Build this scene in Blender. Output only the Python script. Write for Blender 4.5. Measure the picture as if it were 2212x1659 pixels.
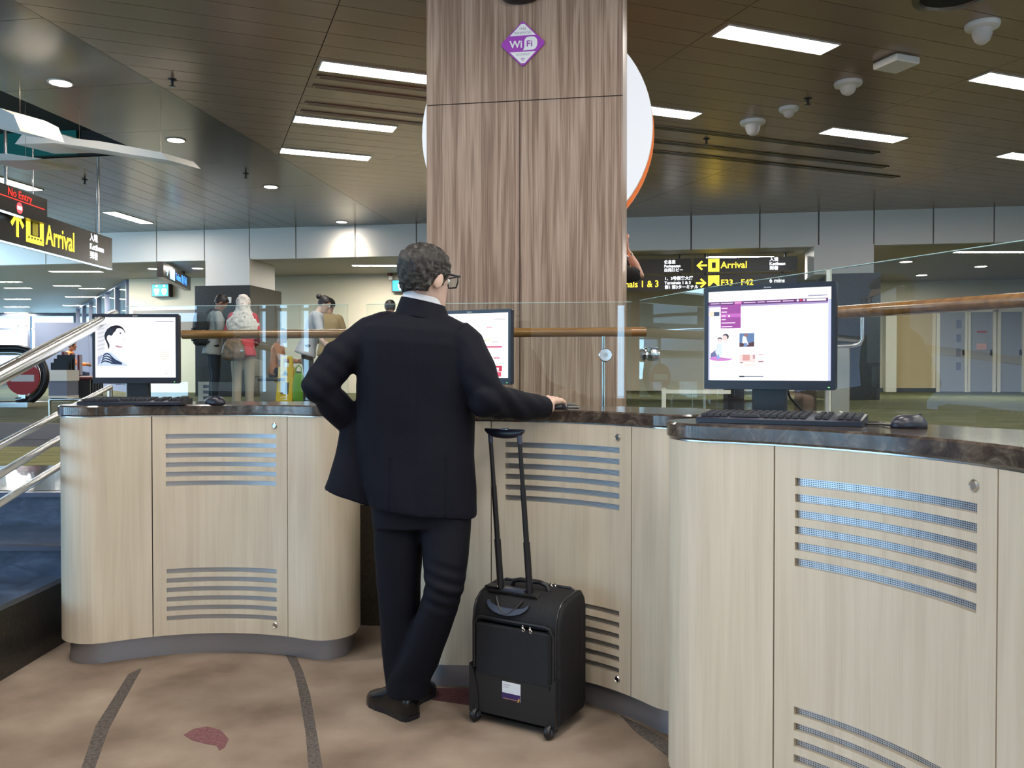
import bpy, bmesh, math, random
from mathutils import Vector, Matrix, noise
from mathutils.bvhtree import BVHTree
R = math.radians
random.seed(7)
for o in list(bpy.data.objects):
    bpy.data.objects.remove(o)
SC = bpy.context.scene
COL = SC.collection

# ------------------------------------------------------------------ camera, sky, exposure
F, CX, CY = 1800.0, 1106.0, 829.5
PITCH = math.atan(26.5 / F)
CAMZ = 1.30
cd = bpy.data.cameras.new('camera')
cam = bpy.data.objects.new('camera', cd)
COL.objects.link(cam)
cam.location = (0, 0, CAMZ)
cam.rotation_euler = (R(90) - PITCH, 0, 0)
cd.sensor_width = 36.0
cd.lens = 36.0 * F / 2212.0
cd.clip_start = 0.05
cd.clip_end = 300
SC.camera = cam
W = bpy.data.worlds.new('sky')
SC.world = W
W.use_nodes = True
_bg = W.node_tree.nodes['Background']
_bg.inputs[0].default_value = (0.50, 0.77, 1.0, 1)
_bg.inputs[1].default_value = 7.0
vs = SC.view_settings
vs.view_transform = 'Standard'
vs.look = 'None'
vs.exposure = 0.15
vs.gamma = 1.0
vs.use_curve_mapping = False
LAMP = 54.0          # fluorescent diffusers
DOWN = 90.0          # round downlights
SC.cycles.max_bounces = 8
SC.cycles.transparent_max_bounces = 16
SC.cycles.diffuse_bounces = 4
SC.cycles.glossy_bounces = 4
SC.cycles.caustics_reflective = False
SC.cycles.caustics_refractive = False
SC.cycles.sample_clamp_indirect = 6.0


def ray(x, y):
    v = Vector((x - CX, F, -(y - CY)))
    v.rotate(Matrix.Rotation(-PITCH, 3, 'X'))
    return v


def P(x, y, d):
    v = ray(x, y)
    v *= d / v.y
    return Vector((v.x, v.y, v.z + CAMZ))


def G(x, y, z):
    v = ray(x, y)
    v *= (z - CAMZ) / v.z
    return Vector((v.x, v.y, z))


# ------------------------------------------------------------------ materials
def mat(name, col, rough=0.5, metal=0.0, spec=0.5, emit=0.0, ecol=None, coat=0.0, sheen=0.0):
    m = bpy.data.materials.new(name)
    m.use_nodes = True
    b = m.node_tree.nodes['Principled BSDF']
    b.inputs['Base Color'].default_value = (*col, 1)
    b.inputs['Roughness'].default_value = rough
    b.inputs['Metallic'].default_value = metal
    b.inputs['Specular IOR Level'].default_value = spec
    b.inputs['Coat Weight'].default_value = coat
    b.inputs['Sheen Weight'].default_value = sheen
    if emit:
        b.inputs['Emission Color'].default_value = (*(ecol or col), 1)
        b.inputs['Emission Strength'].default_value = emit
    return m


class NT:
    def __init__(s, m):
        s.t = m.node_tree
        s.b = s.t.nodes['Principled BSDF']

    def n(s, kind, **kw):
        nd = s.t.nodes.new(kind)
        for k, v in kw.items():
            if k in nd.inputs:
                nd.inputs[k].default_value = v
            else:
                setattr(nd, k, v)
        return nd

    def l(s, a, b):
        s.t.links.new(a, b)

    def coords(s, scale, rot=(0, 0, 0)):
        tc = s.n('ShaderNodeTexCoord')
        mp = s.n('ShaderNodeMapping')
        mp.inputs['Scale'].default_value = scale
        mp.inputs['Rotation'].default_value = rot
        s.l(tc.outputs['Object'], mp.inputs['Vector'])
        return mp.outputs['Vector']

    def ramp(s, fac, stops):
        r = s.n('ShaderNodeValToRGB')
        cr = r.color_ramp
        while len(cr.elements) < len(stops):
            cr.elements.new(0.5)
        for e, (p, c) in zip(cr.elements, stops):
            e.position = p
            e.color = (*c, 1)
        s.l(fac, r.inputs['Fac'])
        return r.outputs['Color']

    def bump(s, h, strength, dist=0.002):
        b = s.n('ShaderNodeBump')
        b.inputs['Strength'].default_value = strength
        b.inputs['Distance'].default_value = dist
        s.l(h, b.inputs['Height'])
        s.l(b.outputs['Normal'], s.b.inputs['Normal'])


def noisy(name, stops, scale=(8, 8, 8), nscale=1.0, detail=6, rough=0.5, metal=0.0, spec=0.5, bump=0.0, bscale=None, bdist=0.002, coat=0.0, distort=0.0, sheen=0.0):
    m = mat(name, stops[0][1], rough, metal, spec, coat=coat, sheen=sheen)
    t = NT(m)
    v = t.coords(scale)
    nz = t.n('ShaderNodeTexNoise', Scale=nscale, Detail=detail, Distortion=distort)
    t.l(v, nz.inputs['Vector'])
    t.l(t.ramp(nz.outputs['Fac'], stops), t.b.inputs['Base Color'])
    if bump:
        v2 = t.coords(bscale or scale)
        n2 = t.n('ShaderNodeTexNoise', Scale=1.0, Detail=3)
        t.l(v2, n2.inputs['Vector'])
        t.bump(n2.outputs['Fac'], bump, bdist)
    return m


def wood_pale():
    m = mat('pale_veneer', (.62, .54, .43), 0.42, spec=0.35)
    t = NT(m)
    v = t.coords((9, 9, .55))
    a = t.n('ShaderNodeTexNoise', Scale=3.0, Detail=7, Distortion=.4)
    t.l(v, a.inputs['Vector'])
    v2 = t.coords((160, 160, 3))
    b = t.n('ShaderNodeTexNoise', Scale=1.0, Detail=3)
    t.l(v2, b.inputs['Vector'])
    mx = t.n('ShaderNodeMath', operation='ADD')
    mu = t.n('ShaderNodeMath', operation='MULTIPLY')
    mu.inputs[1].default_value = .35
    t.l(b.outputs['Fac'], mu.inputs[0])
    t.l(a.outputs['Fac'], mx.inputs[0])
    t.l(mu.outputs[0], mx.inputs[1])
    t.l(t.ramp(mx.outputs[0], [(.3, (.535, .455, .35)), (.65, (.64, .555, .435)), (.95, (.71, .625, .505))]), t.b.inputs['Base Color'])
    return m


def wood_pillar():
    m = mat('walnut_veneer', (.3, .23, .19), 0.38, spec=0.4)
    t = NT(m)
    v = t.coords((6.2, 6.2, .20))
    a = t.n('ShaderNodeTexNoise', Scale=2.2, Detail=4, Distortion=.30)
    t.l(v, a.inputs['Vector'])
    # nested growth rings: bands of the slow noise
    sc = t.n('ShaderNodeMath', operation='MULTIPLY')
    sc.inputs[1].default_value = 26.0
    t.l(a.outputs['Fac'], sc.inputs[0])
    sn = t.n('ShaderNodeMath', operation='SINE')
    t.l(sc.outputs[0], sn.inputs[0])
    v2 = t.coords((150, 150, 2.0))
    b = t.n('ShaderNodeTexNoise', Scale=1.0, Detail=4)
    t.l(v2, b.inputs['Vector'])
    s2 = t.n('ShaderNodeMath', operation='MULTIPLY')
    s2.inputs[1].default_value = .17
    t.l(sn.outputs[0], s2.inputs[0])
    ad = t.n('ShaderNodeMath', operation='ADD')
    t.l(s2.outputs[0], ad.inputs[0])
    t.l(b.outputs['Fac'], ad.inputs[1])
    base = t.ramp(ad.outputs[0], [(.20, (.18, .108, .075)), (.42, (.295, .192, .138)), (.60, (.385, .265, .196)), (.85, (.49, .355, .272))])
    # dark flame streaks
    v3 = t.coords((17, 17, .55))
    c = t.n('ShaderNodeTexNoise', Scale=1.6, Detail=2, Distortion=.3)
    t.l(v3, c.inputs['Vector'])
    st = t.ramp(c.outputs['Fac'], [(.62, (0, 0, 0)), (.74, (.75, .75, .75))])
    mix = t.n('ShaderNodeMix', data_type='RGBA')
    t.l(st, mix.inputs['Factor'])
    t.l(base, mix.inputs[6])
    mix.inputs[7].default_value = (.17, .105, .08, 1)
    t.l(mix.outputs[2], t.b.inputs['Base Color'])
    return m


def marble():
    m = mat('brown_marble', (.05, .04, .035), 0.12, spec=0.6)
    t = NT(m)
    v = t.coords((7, 7, 7))
    a = t.n('ShaderNodeTexNoise', Scale=2.0, Detail=9, Roughness=.65, Distortion=1.2)
    t.l(v, a.inputs['Vector'])
    t.l(t.ramp(a.outputs['Fac'], [(.35, (.028, .022, .019)), (.52, (.062, .046, .038)), (.63, (.12, .095, .075)), (.72, (.24, .20, .165))]), t.b.inputs['Base Color'])
    return m


def perforated():
    m = mat('perforated_metal', (.55, .57, .62), 0.40, metal=1.0)
    t = NT(m)
    tc = t.n('ShaderNodeTexCoord')
    sep = t.n('ShaderNodeSeparateXYZ')
    t.l(tc.outputs['Object'], sep.inputs[0])
    out = []
    for ax in (0, 2):
        k = t.n('ShaderNodeMath', operation='MULTIPLY')
        k.inputs[1].default_value = 210.0
        t.l(sep.outputs[ax], k.inputs[0])
        f = t.n('ShaderNodeMath', operation='FRACT')
        t.l(k.outputs[0], f.inputs[0])
        s = t.n('ShaderNodeMath', operation='SUBTRACT')
        s.inputs[1].default_value = .5
        t.l(f.outputs[0], s.inputs[0])
        q = t.n('ShaderNodeMath', operation='MULTIPLY')
        t.l(s.outputs[0], q.inputs[0])
        t.l(s.outputs[0], q.inputs[1])
        out.append(q.outputs[0])
    a = t.n('ShaderNodeMath', operation='ADD')
    t.l(out[0], a.inputs[0])
    t.l(out[1], a.inputs[1])
    c = t.ramp(a.outputs[0], [(.07, (.04, .04, .045)), (.095, (.66, .68, .73))])
    t.l(c, t.b.inputs['Base Color'])
    return m


def glass(name, tint=(.95, .985, .97), ior=1.9):
    m = bpy.data.materials.new(name)
    m.use_nodes = True
    t = m.node_tree
    t.nodes.clear()
    o = t.nodes.new('ShaderNodeOutputMaterial')
    mx = t.nodes.new('ShaderNodeMixShader')
    tr = t.nodes.new('ShaderNodeBsdfTransparent')
    gl = t.nodes.new('ShaderNodeBsdfGlossy')
    fr = t.nodes.new('ShaderNodeFresnel')
    fr.inputs['IOR'].default_value = ior
    tr.inputs['Color'].default_value = (*tint, 1)
    gl.inputs['Roughness'].default_value = 0.0
    gl.inputs['Color'].default_value = (1, 1, 1, 1)
    ge = t.nodes.new('ShaderNodeNewGeometry')
    iv = t.nodes.new('ShaderNodeMath')
    iv.operation = 'SUBTRACT'
    iv.inputs[0].default_value = 1.0
    t.links.new(ge.outputs['Backfacing'], iv.inputs[1])
    mu = t.nodes.new('ShaderNodeMath')
    mu.operation = 'MULTIPLY'
    t.links.new(fr.outputs[0], mu.inputs[0])
    t.links.new(iv.outputs[0], mu.inputs[1])
    t.links.new(mu.outputs[0], mx.inputs[0])
    t.links.new(tr.outputs[0], mx.inputs[1])
    t.links.new(gl.outputs[0], mx.inputs[2])
    t.links.new(mx.outputs[0], o.inputs[0])
    return m


def emis(name, col, strength):
    return mat(name, (0, 0, 0) if strength > 2 else tuple(c * .2 for c in col), 0.4, emit=strength, ecol=col)


M = {}
M['carpet'] = noisy('beige_carpet', [(.30, (.185, .138, .106)), (.48, (.275, .213, .168)), (.60, (.33, .26, .208)), (.74, (.40, .325, .265))], (2.6, 2.6, 2.6), 1.0, 10, rough=.95, spec=.1, bump=.6, bscale=(260, 260, 260), bdist=.004)
M['stripe'] = noisy('grey_carpet_stripe', [(.3, (.07, .06, .055)), (.7, (.16, .14, .13))], (90, 90, 90), 1.0, 4, rough=.95, spec=.1)
M['petal'] = noisy('mauve_carpet_patch', [(.3, (.15, .07, .075)), (.7, (.24, .12, .13))], (90, 90, 90), 1.0, 4, rough=.95, spec=.1)
M['plum'] = noisy('plum_carpet_patch', [(.3, (.06, .025, .03)), (.7, (.10, .045, .05))], (90, 90, 90), 1.0, 4, rough=.95, spec=.1)
M['green'] = noisy('green_carpet', [(.3, (.048, .054, .024)), (.55, (.075, .079, .037)), (.75, (.115, .11, .056))], (1.3, 4, 3), 1.0, 8, rough=.9, spec=.15)
M['stone'] = noisy('polished_grey_stone', [(.3, (.10, .095, .10)), (.7, (.20, .19, .19))], (6, 6, 6), 1.0, 8, rough=.08, spec=.6)
M['granite'] = noisy('dark_granite', [(.3, (.012, .011, .010)), (.6, (.03, .026, .023)), (.8, (.07, .06, .05))], (60, 60, 60), 1.0, 4, rough=.28, spec=.5)
M['step'] = noisy('granite_blue_reflection', [(.3, (.02, .03, .06)), (.55, (.045, .07, .13)), (.8, (.10, .14, .23))], (7, 7, 16), 1.0, 9, rough=.3, spec=.6, distort=.8)  # dark granite; the blue of window reflections is put into the colour
M['nosing'] = mat('metal_nosing', (.12, .12, .16), .3, .8)
M['brown'] = noisy('brown_granite', [(.3, (.03, .022, .017)), (.7, (.06, .046, .036))], (70, 70, 70), 1.0, 4, rough=.3, spec=.5)
M['pale'] = wood_pale()
M['pillar'] = wood_pillar()
M['marble'] = marble()
M['perf'] = perforated()
M['plinth'] = mat('brushed_plinth', (.42, .44, .50), .38, .85)
M['steel'] = mat('stainless_steel', (.62, .62, .62), .22, 1.0)
M['postmetal'] = mat('dull_post_metal', (.34, .31, .27), .45, .5)
M['chrome'] = mat('chrome', (.8, .8, .8), .1, 1.0)
M['dark'] = mat('dark_void', (.01, .01, .01), .8)
M['black'] = mat('black_plastic', (.012, .012, .016), .35)
M['bezel'] = mat('dark_blue_black_bezel', (.014, .015, .028), .3)
M['key'] = mat('black_keys', (.018, .018, .024), .45)
M['rail'] = noisy('varnished_wood', [(.3, (.20, .085, .02)), (.7, (.34, .16, .045))], (3, 40, 40), 1.0, 4, rough=.25, spec=.5, coat=.4)
M['glass'] = glass('balustrade_glass')
M['window'] = glass('window_glass', (.92, .97, .99))
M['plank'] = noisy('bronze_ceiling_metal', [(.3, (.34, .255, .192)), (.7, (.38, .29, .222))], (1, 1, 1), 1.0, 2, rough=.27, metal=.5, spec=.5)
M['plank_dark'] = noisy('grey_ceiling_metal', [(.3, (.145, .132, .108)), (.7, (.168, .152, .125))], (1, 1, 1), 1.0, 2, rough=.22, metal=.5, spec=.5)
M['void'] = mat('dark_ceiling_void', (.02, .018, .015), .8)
M['fascia'] = mat('grey_white_panel', (.76, .74, .71), .45)
M['soffit'] = mat('soffit_paint', (.36, .34, .30), .6)
M['cream'] = noisy('cream_wall_paint', [(.3, (.62, .57, .44)), (.7, (.67, .61, .48))], (.5, .5, .5), 1, 2, rough=.7)
M['tan'] = mat('tan_wall_paint', (.50, .40, .23), .7)
M['mauve'] = mat('mauve_wall_band', (.30, .24, .22), .6)
M['bluegrey'] = mat('blue_grey_wall', (.17, .19, .27), .5)
M['doorgrey'] = mat('grey_door_paint', (.30, .32, .36), .45)
M['doorframe'] = mat('white_door_frame', (.70, .68, .58), .5)
M['skirting'] = mat('dark_skirting', (.06, .07, .09), .5)
M['white'] = mat('white_plastic', (.75, .74, .70), .45)
M['offwhite'] = mat('off_white_paint', (.55, .52, .48), .5)
M['teal'] = mat('teal_wall', (.0, .16, .13), .6)
M['tube'] = emis('fluorescent_diffuser', (1.0, .94, .86), LAMP)
M['down'] = emis('downlight_glow', (1.0, .90, .78), DOWN)
M['far_tube'] = emis('recess_light', (1.0, .95, .86), 220.0)
M['signblack'] = mat('sign_black', (.018, .014, .012), .3)
M['y_em'] = emis('lit_yellow_letter', (1.0, .74, .04), 2.2)
M['w_em'] = emis('lit_white_letter', (.92, .95, 1.0), 1.8)
M['r_em'] = emis('lit_red_letter', (1.0, .03, .02), 1.6)
M['pink_em'] = emis('lit_red_disc', (1.0, .08, .10), 1.6)
M['b_em'] = emis('lit_blue_letter', (.05, .25, 1.0), 3.0)
M['bl_em'] = emis('lit_light_blue_icon', (.35, .75, 1.0), 2.0)
M['c_em'] = emis('lit_cyan_panel', (.0, .62, .85), 1.4)
M['strip_em'] = emis('sign_edge_light', (.55, .80, 1.0), 2.0)
M['disc_em'] = emis('glowing_white_disc', (.90, .94, 1.0), .75)  # even glow set over the whole white face
M['orange'] = mat('orange_plastic', (.75, .16, .02), .4, emit=.25, ecol=(1, .25, .05))
M['scr'] = emis('screen_white', (.97, .97, 1.0), 1.35)


def scr(name, col, s=1.0):
    if name not in M:
        M[name] = mat(name, (0.01, .01, .01), .3, emit=s, ecol=col)
    return M[name]


M['purple'] = mat('magenta_print', (.36, .05, .46), .35)
M['signwhite'] = mat('white_print', (.85, .85, .85), .4)
M['lilac'] = mat('lilac_print', (.45, .38, .48), .4)
M['suit'] = noisy('navy_suit_wool', [(.3, (.0030, .0036, .0085)), (.7, (.0062, .0070, .0145))], (300, 300, 300), 1, 3, rough=.76, spec=.17, bump=.25, bscale=(420, 420, 420), bdist=.001)
M['trouser'] = noisy('dark_suit_trouser', [(.3, (.0030, .0034, .0075)), (.7, (.0058, .0066, .0125))], (300, 300, 300), 1, 3, rough=.76, spec=.17, bump=.25, bscale=(420, 420, 420), bdist=.001)
M['shirt'] = mat('white_shirt', (.72, .74, .80), .7)
M['skin'] = noisy('skin', [(.3, (.50, .29, .21)), (.7, (.58, .36, .27))], (20, 20, 20), 1, 3, rough=.5, spec=.35)
M['skin_pale'] = noisy('pale_skin', [(.3, (.60, .41, .33)), (.7, (.66, .47, .39))], (20, 20, 20), 1, 3, rough=.5, spec=.35)
M['skin_tan'] = noisy('tan_skin', [(.3, (.28, .14, .09)), (.7, (.34, .18, .12))], (20, 20, 20), 1, 3, rough=.5, spec=.35)
M['hair'] = noisy('greying_dark_hair', [(.35, (.012, .010, .009)), (.6, (.035, .031, .028)), (.78, (.16, .15, .14))], (60, 60, 22), 1, 5, rough=.55, spec=.4, bump=.5, bscale=(150, 150, 60), bdist=.004)
M['blackhair'] = noisy('black_hair', [(.3, (.006, .005, .005)), (.8, (.02, .017, .016))], (60, 60, 20), 1, 4, rough=.45, bump=.4, bscale=(120, 120, 40), bdist=.004)
M['shoe'] = mat('black_shoe_leather', (.006, .006, .007), .18, spec=.6)
M['eye'] = mat('eye_white', (.7, .7, .7), .2)
M['lip'] = mat('lip', (.42, .17, .14), .5)
M['caseblack'] = noisy('black_ballistic_nylon', [(.3, (.010, .010, .012)), (.7, (.020, .020, .024))], (220, 220, 220), 1, 3, rough=.7, spec=.3, bump=.3, bscale=(500, 500, 500), bdist=.001)
M['caselea'] = mat('black_leatherette', (.013, .013, .015), .38)
M['casepipe'] = mat('black_piping', (.02, .02, .024), .3)
M['casegrey'] = mat('blue_grey_plastic', (.055, .07, .11), .3)
M['tagpurple'] = mat('deep_purple_print', (.04, .02, .12), .4)
M['gold'] = mat('gold_print', (.55, .30, .04), .4)


# ------------------------------------------------------------------ mesh builder
class MB:
    def __init__(s):
        s.v, s.f = [], []

    def add(s, vs, fs):
        o = len(s.v)
        s.v += [tuple(p) for p in vs]
        s.f += [tuple(i + o for i in f) for f in fs]
        return s

    def box(s, x0, x1, y0, y1, z0, z1):
        vs = [(x0, y0, z0), (x1, y0, z0), (x1, y1, z0), (x0, y1, z0), (x0, y0, z1), (x1, y0, z1), (x1, y1, z1), (x0, y1, z1)]
        return s.add(vs, [(0, 3, 2, 1), (4, 5, 6, 7), (0, 1, 5, 4), (1, 2, 6, 5), (2, 3, 7, 6), (3, 0, 4, 7)])

    def cbox(s, c, sx, sy, sz, b=0.0):
        """box about a centre with chamfered vertical and horizontal edges"""
        if not b:
            return s.box(c[0] - sx / 2, c[0] + sx / 2, c[1] - sy / 2, c[1] + sy / 2, c[2] - sz / 2, c[2] + sz / 2)
        rings = []
        for z, q in ((-sz / 2, b), (-sz / 2 + b, 0), (sz / 2 - b, 0), (sz / 2, b)):
            hx, hy = sx / 2 - q, sy / 2 - q
            k = b
            rings.append([(c[0] + x, c[1] + y, c[2] + z) for x, y in
                          ((-hx + k, -hy), (hx - k, -hy), (hx, -hy + k), (hx, hy - k), (hx - k, hy), (-hx + k, hy), (-hx, hy - k), (-hx, -hy + k))])
        return s.loft(rings)

    def loft(s, rings, cap=True, closed=True):
        n = len(rings[0])
        o = len(s.v)
        for r in rings:
            s.v += [tuple(p) for p in r]
        for i in range(len(rings) - 1):
            for j in range(n if closed else n - 1):
                k = (j + 1) % n
                s.f.append((o + i * n + j, o + i * n + k, o + (i + 1) * n + k, o + (i + 1) * n + j))
        if cap:
            s.f.append(tuple(o + j for j in range(n))[::-1])
            s.f.append(tuple(o + (len(rings) - 1) * n + j for j in range(n)))
        return s

    def prism(s, poly, z0, z1):
        n = len(poly)
        return s.loft([[(p[0], p[1], z0) for p in poly], [(p[0], p[1], z1) for p in poly]])

    def prism_y(s, poly, y0, y1):
        """polygon in x,z given counter-clockwise seen from -y; thickness along y"""
        return s.loft([[(p[0], y1, p[1]) for p in poly], [(p[0], y0, p[1]) for p in poly]])

    def tube(s, pts, rad, seg=10, cap=True, dome=False):
        pts = [Vector(p) for p in pts]
        if not isinstance(rad, (list, tuple)):
            rad = [rad] * len(pts)
        rings = []
        up = None
        n = len(pts)
        for i, p in enumerate(pts):
            t = (pts[min(i + 1, n - 1)] - pts[max(i - 1, 0)])
            t.normalize()
            if up is None:
                a = Vector((0, 0, 1)) if abs(t.z) < .9 else Vector((0, 1, 0))
                up = (a - t * a.dot(t)).normalized()
            else:
                up = (up - t * up.dot(t)).normalized()
            w = t.cross(up)
            if dome and i == 0:
                for q in (85, 55, 28):
                    c = p - t * rad[0] * math.sin(R(q))
                    rr = rad[0] * math.cos(R(q))
                    rings.append([c + (w * math.cos(2 * math.pi * j / seg) + up * math.sin(2 * math.pi * j / seg)) * rr for j in range(seg)])
            rings.append([p + (w * math.cos(2 * math.pi * j / seg) + up * math.sin(2 * math.pi * j / seg)) * rad[i] for j in range(seg)])
            if dome and i == n - 1:
                for q in (28, 55, 85):
                    c = p + t * rad[-1] * math.sin(R(q))
                    rr = rad[-1] * math.cos(R(q))
                    rings.append([c + (w * math.cos(2 * math.pi * j / seg) + up * math.sin(2 * math.pi * j / seg)) * rr for j in range(seg)])
        return s.loft(rings, cap)

    def cyl(s, a, b, r, seg=16):
        return s.tube([a, b], r, seg)

    def ball(s, c, rx, ry=None, rz=None, seg=12, rings=8):
        ry = ry or rx
        rz = rz or rx
        rr = []
        for i in range(rings + 1):
            a = -math.pi / 2 + math.pi * i / rings
            a = max(-1.52, min(1.52, a))
            rr.append([(c[0] + rx * math.cos(a) * math.cos(2 * math.pi * j / seg), c[1] + ry * math.cos(a) * math.sin(2 * math.pi * j / seg), c[2] + rz * math.sin(a)) for j in range(seg)])
        return s.loft(rr)

    def lathe(s, prof, seg=24, c=(0, 0, 0)):
        return s.loft([[(c[0] + r * math.cos(2 * math.pi * j / seg), c[1] + r * math.sin(2 * math.pi * j / seg), c[2] + z) for j in range(seg)] for r, z in prof])

    def xf(s, mtx):
        s.v = [tuple(mtx @ Vector(p)) for p in s.v]
        return s

    def mesh(s, name, smooth=False, fix=True):
        me = bpy.data.meshes.new(name)
        me.from_pydata(s.v, [], s.f)
        if fix:
            bm = bmesh.new()
            bm.from_mesh(me)
            bmesh.ops.recalc_face_normals(bm, faces=bm.faces)
            bm.to_mesh(me)
            bm.free()
        if smooth:
            me.polygons.foreach_set('use_smooth', [True] * len(me.polygons))
        me.update()
        return me


def obj(name, mb, m, parent=None, smooth=False, loc=None, rotz=0.0, angle=None):
    me = mb.mesh(name, smooth) if isinstance(mb, MB) else mb
    if m is not None:
        me.materials.clear()
        me.materials.append(M[m] if isinstance(m, str) else m)
    o = bpy.data.objects.new(name, me)
    COL.objects.link(o)
    if parent is not None:
        o.parent = parent
    if loc is not None:
        o.location = loc
    if rotz:
        o.rotation_euler = (0, 0, rotz)
    if smooth and angle is None:
        angle = 40
    if smooth and angle < 180:
        sharp(me, angle)
    return o


def sharp(me, ang):
    bm = bmesh.new()
    bm.from_mesh(me)
    for e in bm.edges:
        if len(e.link_faces) == 2:
            e.smooth = e.calc_face_angle(0) < R(ang)
    bm.to_mesh(me)
    bm.free()


def thing(name, label, cat, loc=(0, 0, 0), rotz=0.0, group=None):
    o = bpy.data.objects.new(name, None)
    o.empty_display_size = .1
    COL.objects.link(o)
    o.location = loc
    o.rotation_euler = (0, 0, rotz)
    o['label'] = label
    o['category'] = cat
    if group:
        o['group'] = group
    return o


def tag(o, label, cat, group=None):
    o['label'] = label
    o['category'] = cat
    if group:
        o['group'] = group
    return o


def struct(name, mb, m, label=None, cat=None, smooth=False, loc=None, rotz=0.0):
    o = obj(name, mb, m, None, smooth, loc, rotz)
    o['kind'] = 'structure'
    if label:
        o['label'] = label
    o['category'] = cat or name.split('_')[0]
    return o


def text(body, size, m, parent, loc=(0, 0, 0), rot=(R(90), 0, 0), name='lettering', align='LEFT', ext=.001, sx=1.0, bold=0.0):
    cu = bpy.data.curves.new('txt', 'FONT')
    cu.body = body
    cu.size = size
    cu.extrude = ext
    cu.align_x = align
    cu.offset = bold
    cu.resolution_u = 3
    to = bpy.data.objects.new('txt', cu)
    COL.objects.link(to)
    dg = bpy.context.evaluated_depsgraph_get()
    me = bpy.data.meshes.new_from_object(to.evaluated_get(dg))
    bpy.data.objects.remove(to)
    bpy.data.curves.remove(cu)
    me.name = name
    o = obj(name, me, m, parent)
    o.location = loc
    o.rotation_euler = rot
    o.scale = (sx, 1, 1)
    return o


def remesh(mb, voxel, smooth=4, fac=.5, decim=None):
    me = mb.mesh('tmp')
    o = bpy.data.objects.new('tmp', me)
    COL.objects.link(o)
    a = o.modifiers.new('r', 'REMESH')
    a.mode = 'VOXEL'
    a.voxel_size = voxel
    if smooth:
        b = o.modifiers.new('s', 'SMOOTH')
        b.iterations = smooth
        b.factor = fac
    dg = bpy.context.evaluated_depsgraph_get()
    out = bpy.data.meshes.new_from_object(o.evaluated_get(dg))
    bpy.data.objects.remove(o)
    bpy.data.meshes.remove(me)
    out.polygons.foreach_set('use_smooth', [True] * len(out.polygons))
    return out


def wrinkle(me, amp, freq, stretch=(1, 1, 1), seed=0.0):
    """cloth folds: push each vertex along its normal by a few waves of noise"""
    me.update()
    nr = [v.normal.copy() for v in me.vertices]
    for v, n in zip(me.vertices, nr):
        p = Vector((v.co.x * freq * stretch[0] + seed, v.co.y * freq * stretch[1], v.co.z * freq * stretch[2]))
        v.co += n * amp * (noise.noise(p) + .5 * noise.noise(p * 2.1))
    me.update()


def sup(cx, cy, rx, ry, ex=2.4, n=28):
    out = []
    for j in range(n):
        a = 2 * math.pi * j / n
        c, s_ = math.cos(a), math.sin(a)
        out.append((cx + rx * math.copysign(abs(c) ** (2 / ex), c), cy + ry * math.copysign(abs(s_) ** (2 / ex), s_)))
    return out


# ------------------------------------------------------------------ setting
BA = R(-9.2)                                    # turn of the building grid
UB = Vector((math.cos(BA), math.sin(BA)))
VB = Vector((-math.sin(BA), math.cos(BA)))
ZC, ZL, ZU, ZR = 4.30, .62, .78, 3.65           # ceiling, landing, upper floor, recess ceiling


def line_d(x, d0):
    return d0 - .162 * x


# floor of the internet corner
fl = struct('floor', MB().box(-11, 9, -8, 4.4, -.1, 0), 'carpet', 'beige mottled carpet of the lower area around the kiosks', 'floor')


def inlay(name, pts, m):
    ps = [G(x, y, 0) for x, y in pts]
    obj(name, MB().prism([(p.x, p.y) for p in ps], -.003, .0015), m, fl)


inlay('carpet_stripe', [(301, 1445), (277, 1457), (241, 1515), (207, 1568), (176, 1659), (160, 1720), (190, 1720), (205, 1659), (236, 1573), (270, 1510), (306, 1445)], 'stripe')
inlay('carpet_stripe', [(612, 1405), (636, 1452), (648, 1510), (660, 1582), (667, 1659), (670, 1720), (700, 1720), (697, 1659), (684, 1582), (670, 1501), (655, 1452), (634, 1405)], 'stripe')
inlay('carpet_stripe', [(1340, 1545), (1371, 1580), (1412, 1610), (1458, 1648), (1520, 1700), (1520, 1665), (1458, 1612), (1410, 1580)], 'stripe')
inlay('carpet_patch', [(397, 1588), (419, 1575), (448, 1570), (477, 1578), (494, 1597), (486, 1614), (474, 1622), (468, 1611), (443, 1607), (414, 1599)], 'petal')
inlay('carpet_patch', [(934, 1486), (1015, 1488), (1015, 1524), (934, 1512)], 'plum')

# platform behind the kiosks: landing, then the upper floor
PW = [(-2.12, 4.40), (-.9, 4.27), (.57, 4.10), (.81, 3.43), (1.10, 2.80), (1.42, 2.10), (2.1, .6), (2.9, -1.2)]   # line of the glass
lander = MB()
poly = [(-9.5, 4.72), (-2.2, 4.72), (-2.12, 4.44)] + [(x, y + .02) for x, y in PW[1:]] + [(12, -1.2), (12, 9.4), (-9.5, 9.4)]
lander.prism(poly, ZL - .06, ZL)
struct('floor_landing', lander, 'stone', 'polished grey stone landing behind the kiosks', 'floor')
M['yellowgreen'] = noisy('yellow_green_carpet', [(.3, (.16, .15, .05)), (.6, (.26, .25, .09)), (.75, (.34, .31, .17))], (3, 9, 3), 1.0, 8, rough=.8, spec=.15)
obj('carpet_patch', MB().prism([(-6.2, 6.6), (-4.4, 6.0), (-2.6, 6.1), (-2.4, 7.0), (-3.4, 7.5), (-6.0, 7.6)], ZL - .002, ZL + .002), 'yellowgreen', bpy.data.objects['floor_landing'])
up = MB()
e0, e1 = -16, 20
yl = 7.9
up.prism([(-9.6, 9.4), (2.0, 7.0), (12, 5.4), (24, 4), (24, 26), (-30, 38), (-30, 12)], ZU - .2, ZU)
struct('floor_upper', up, 'green', 'olive green carpet of the upper concourse floor', 'floor')
rs_ = MB()
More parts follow.
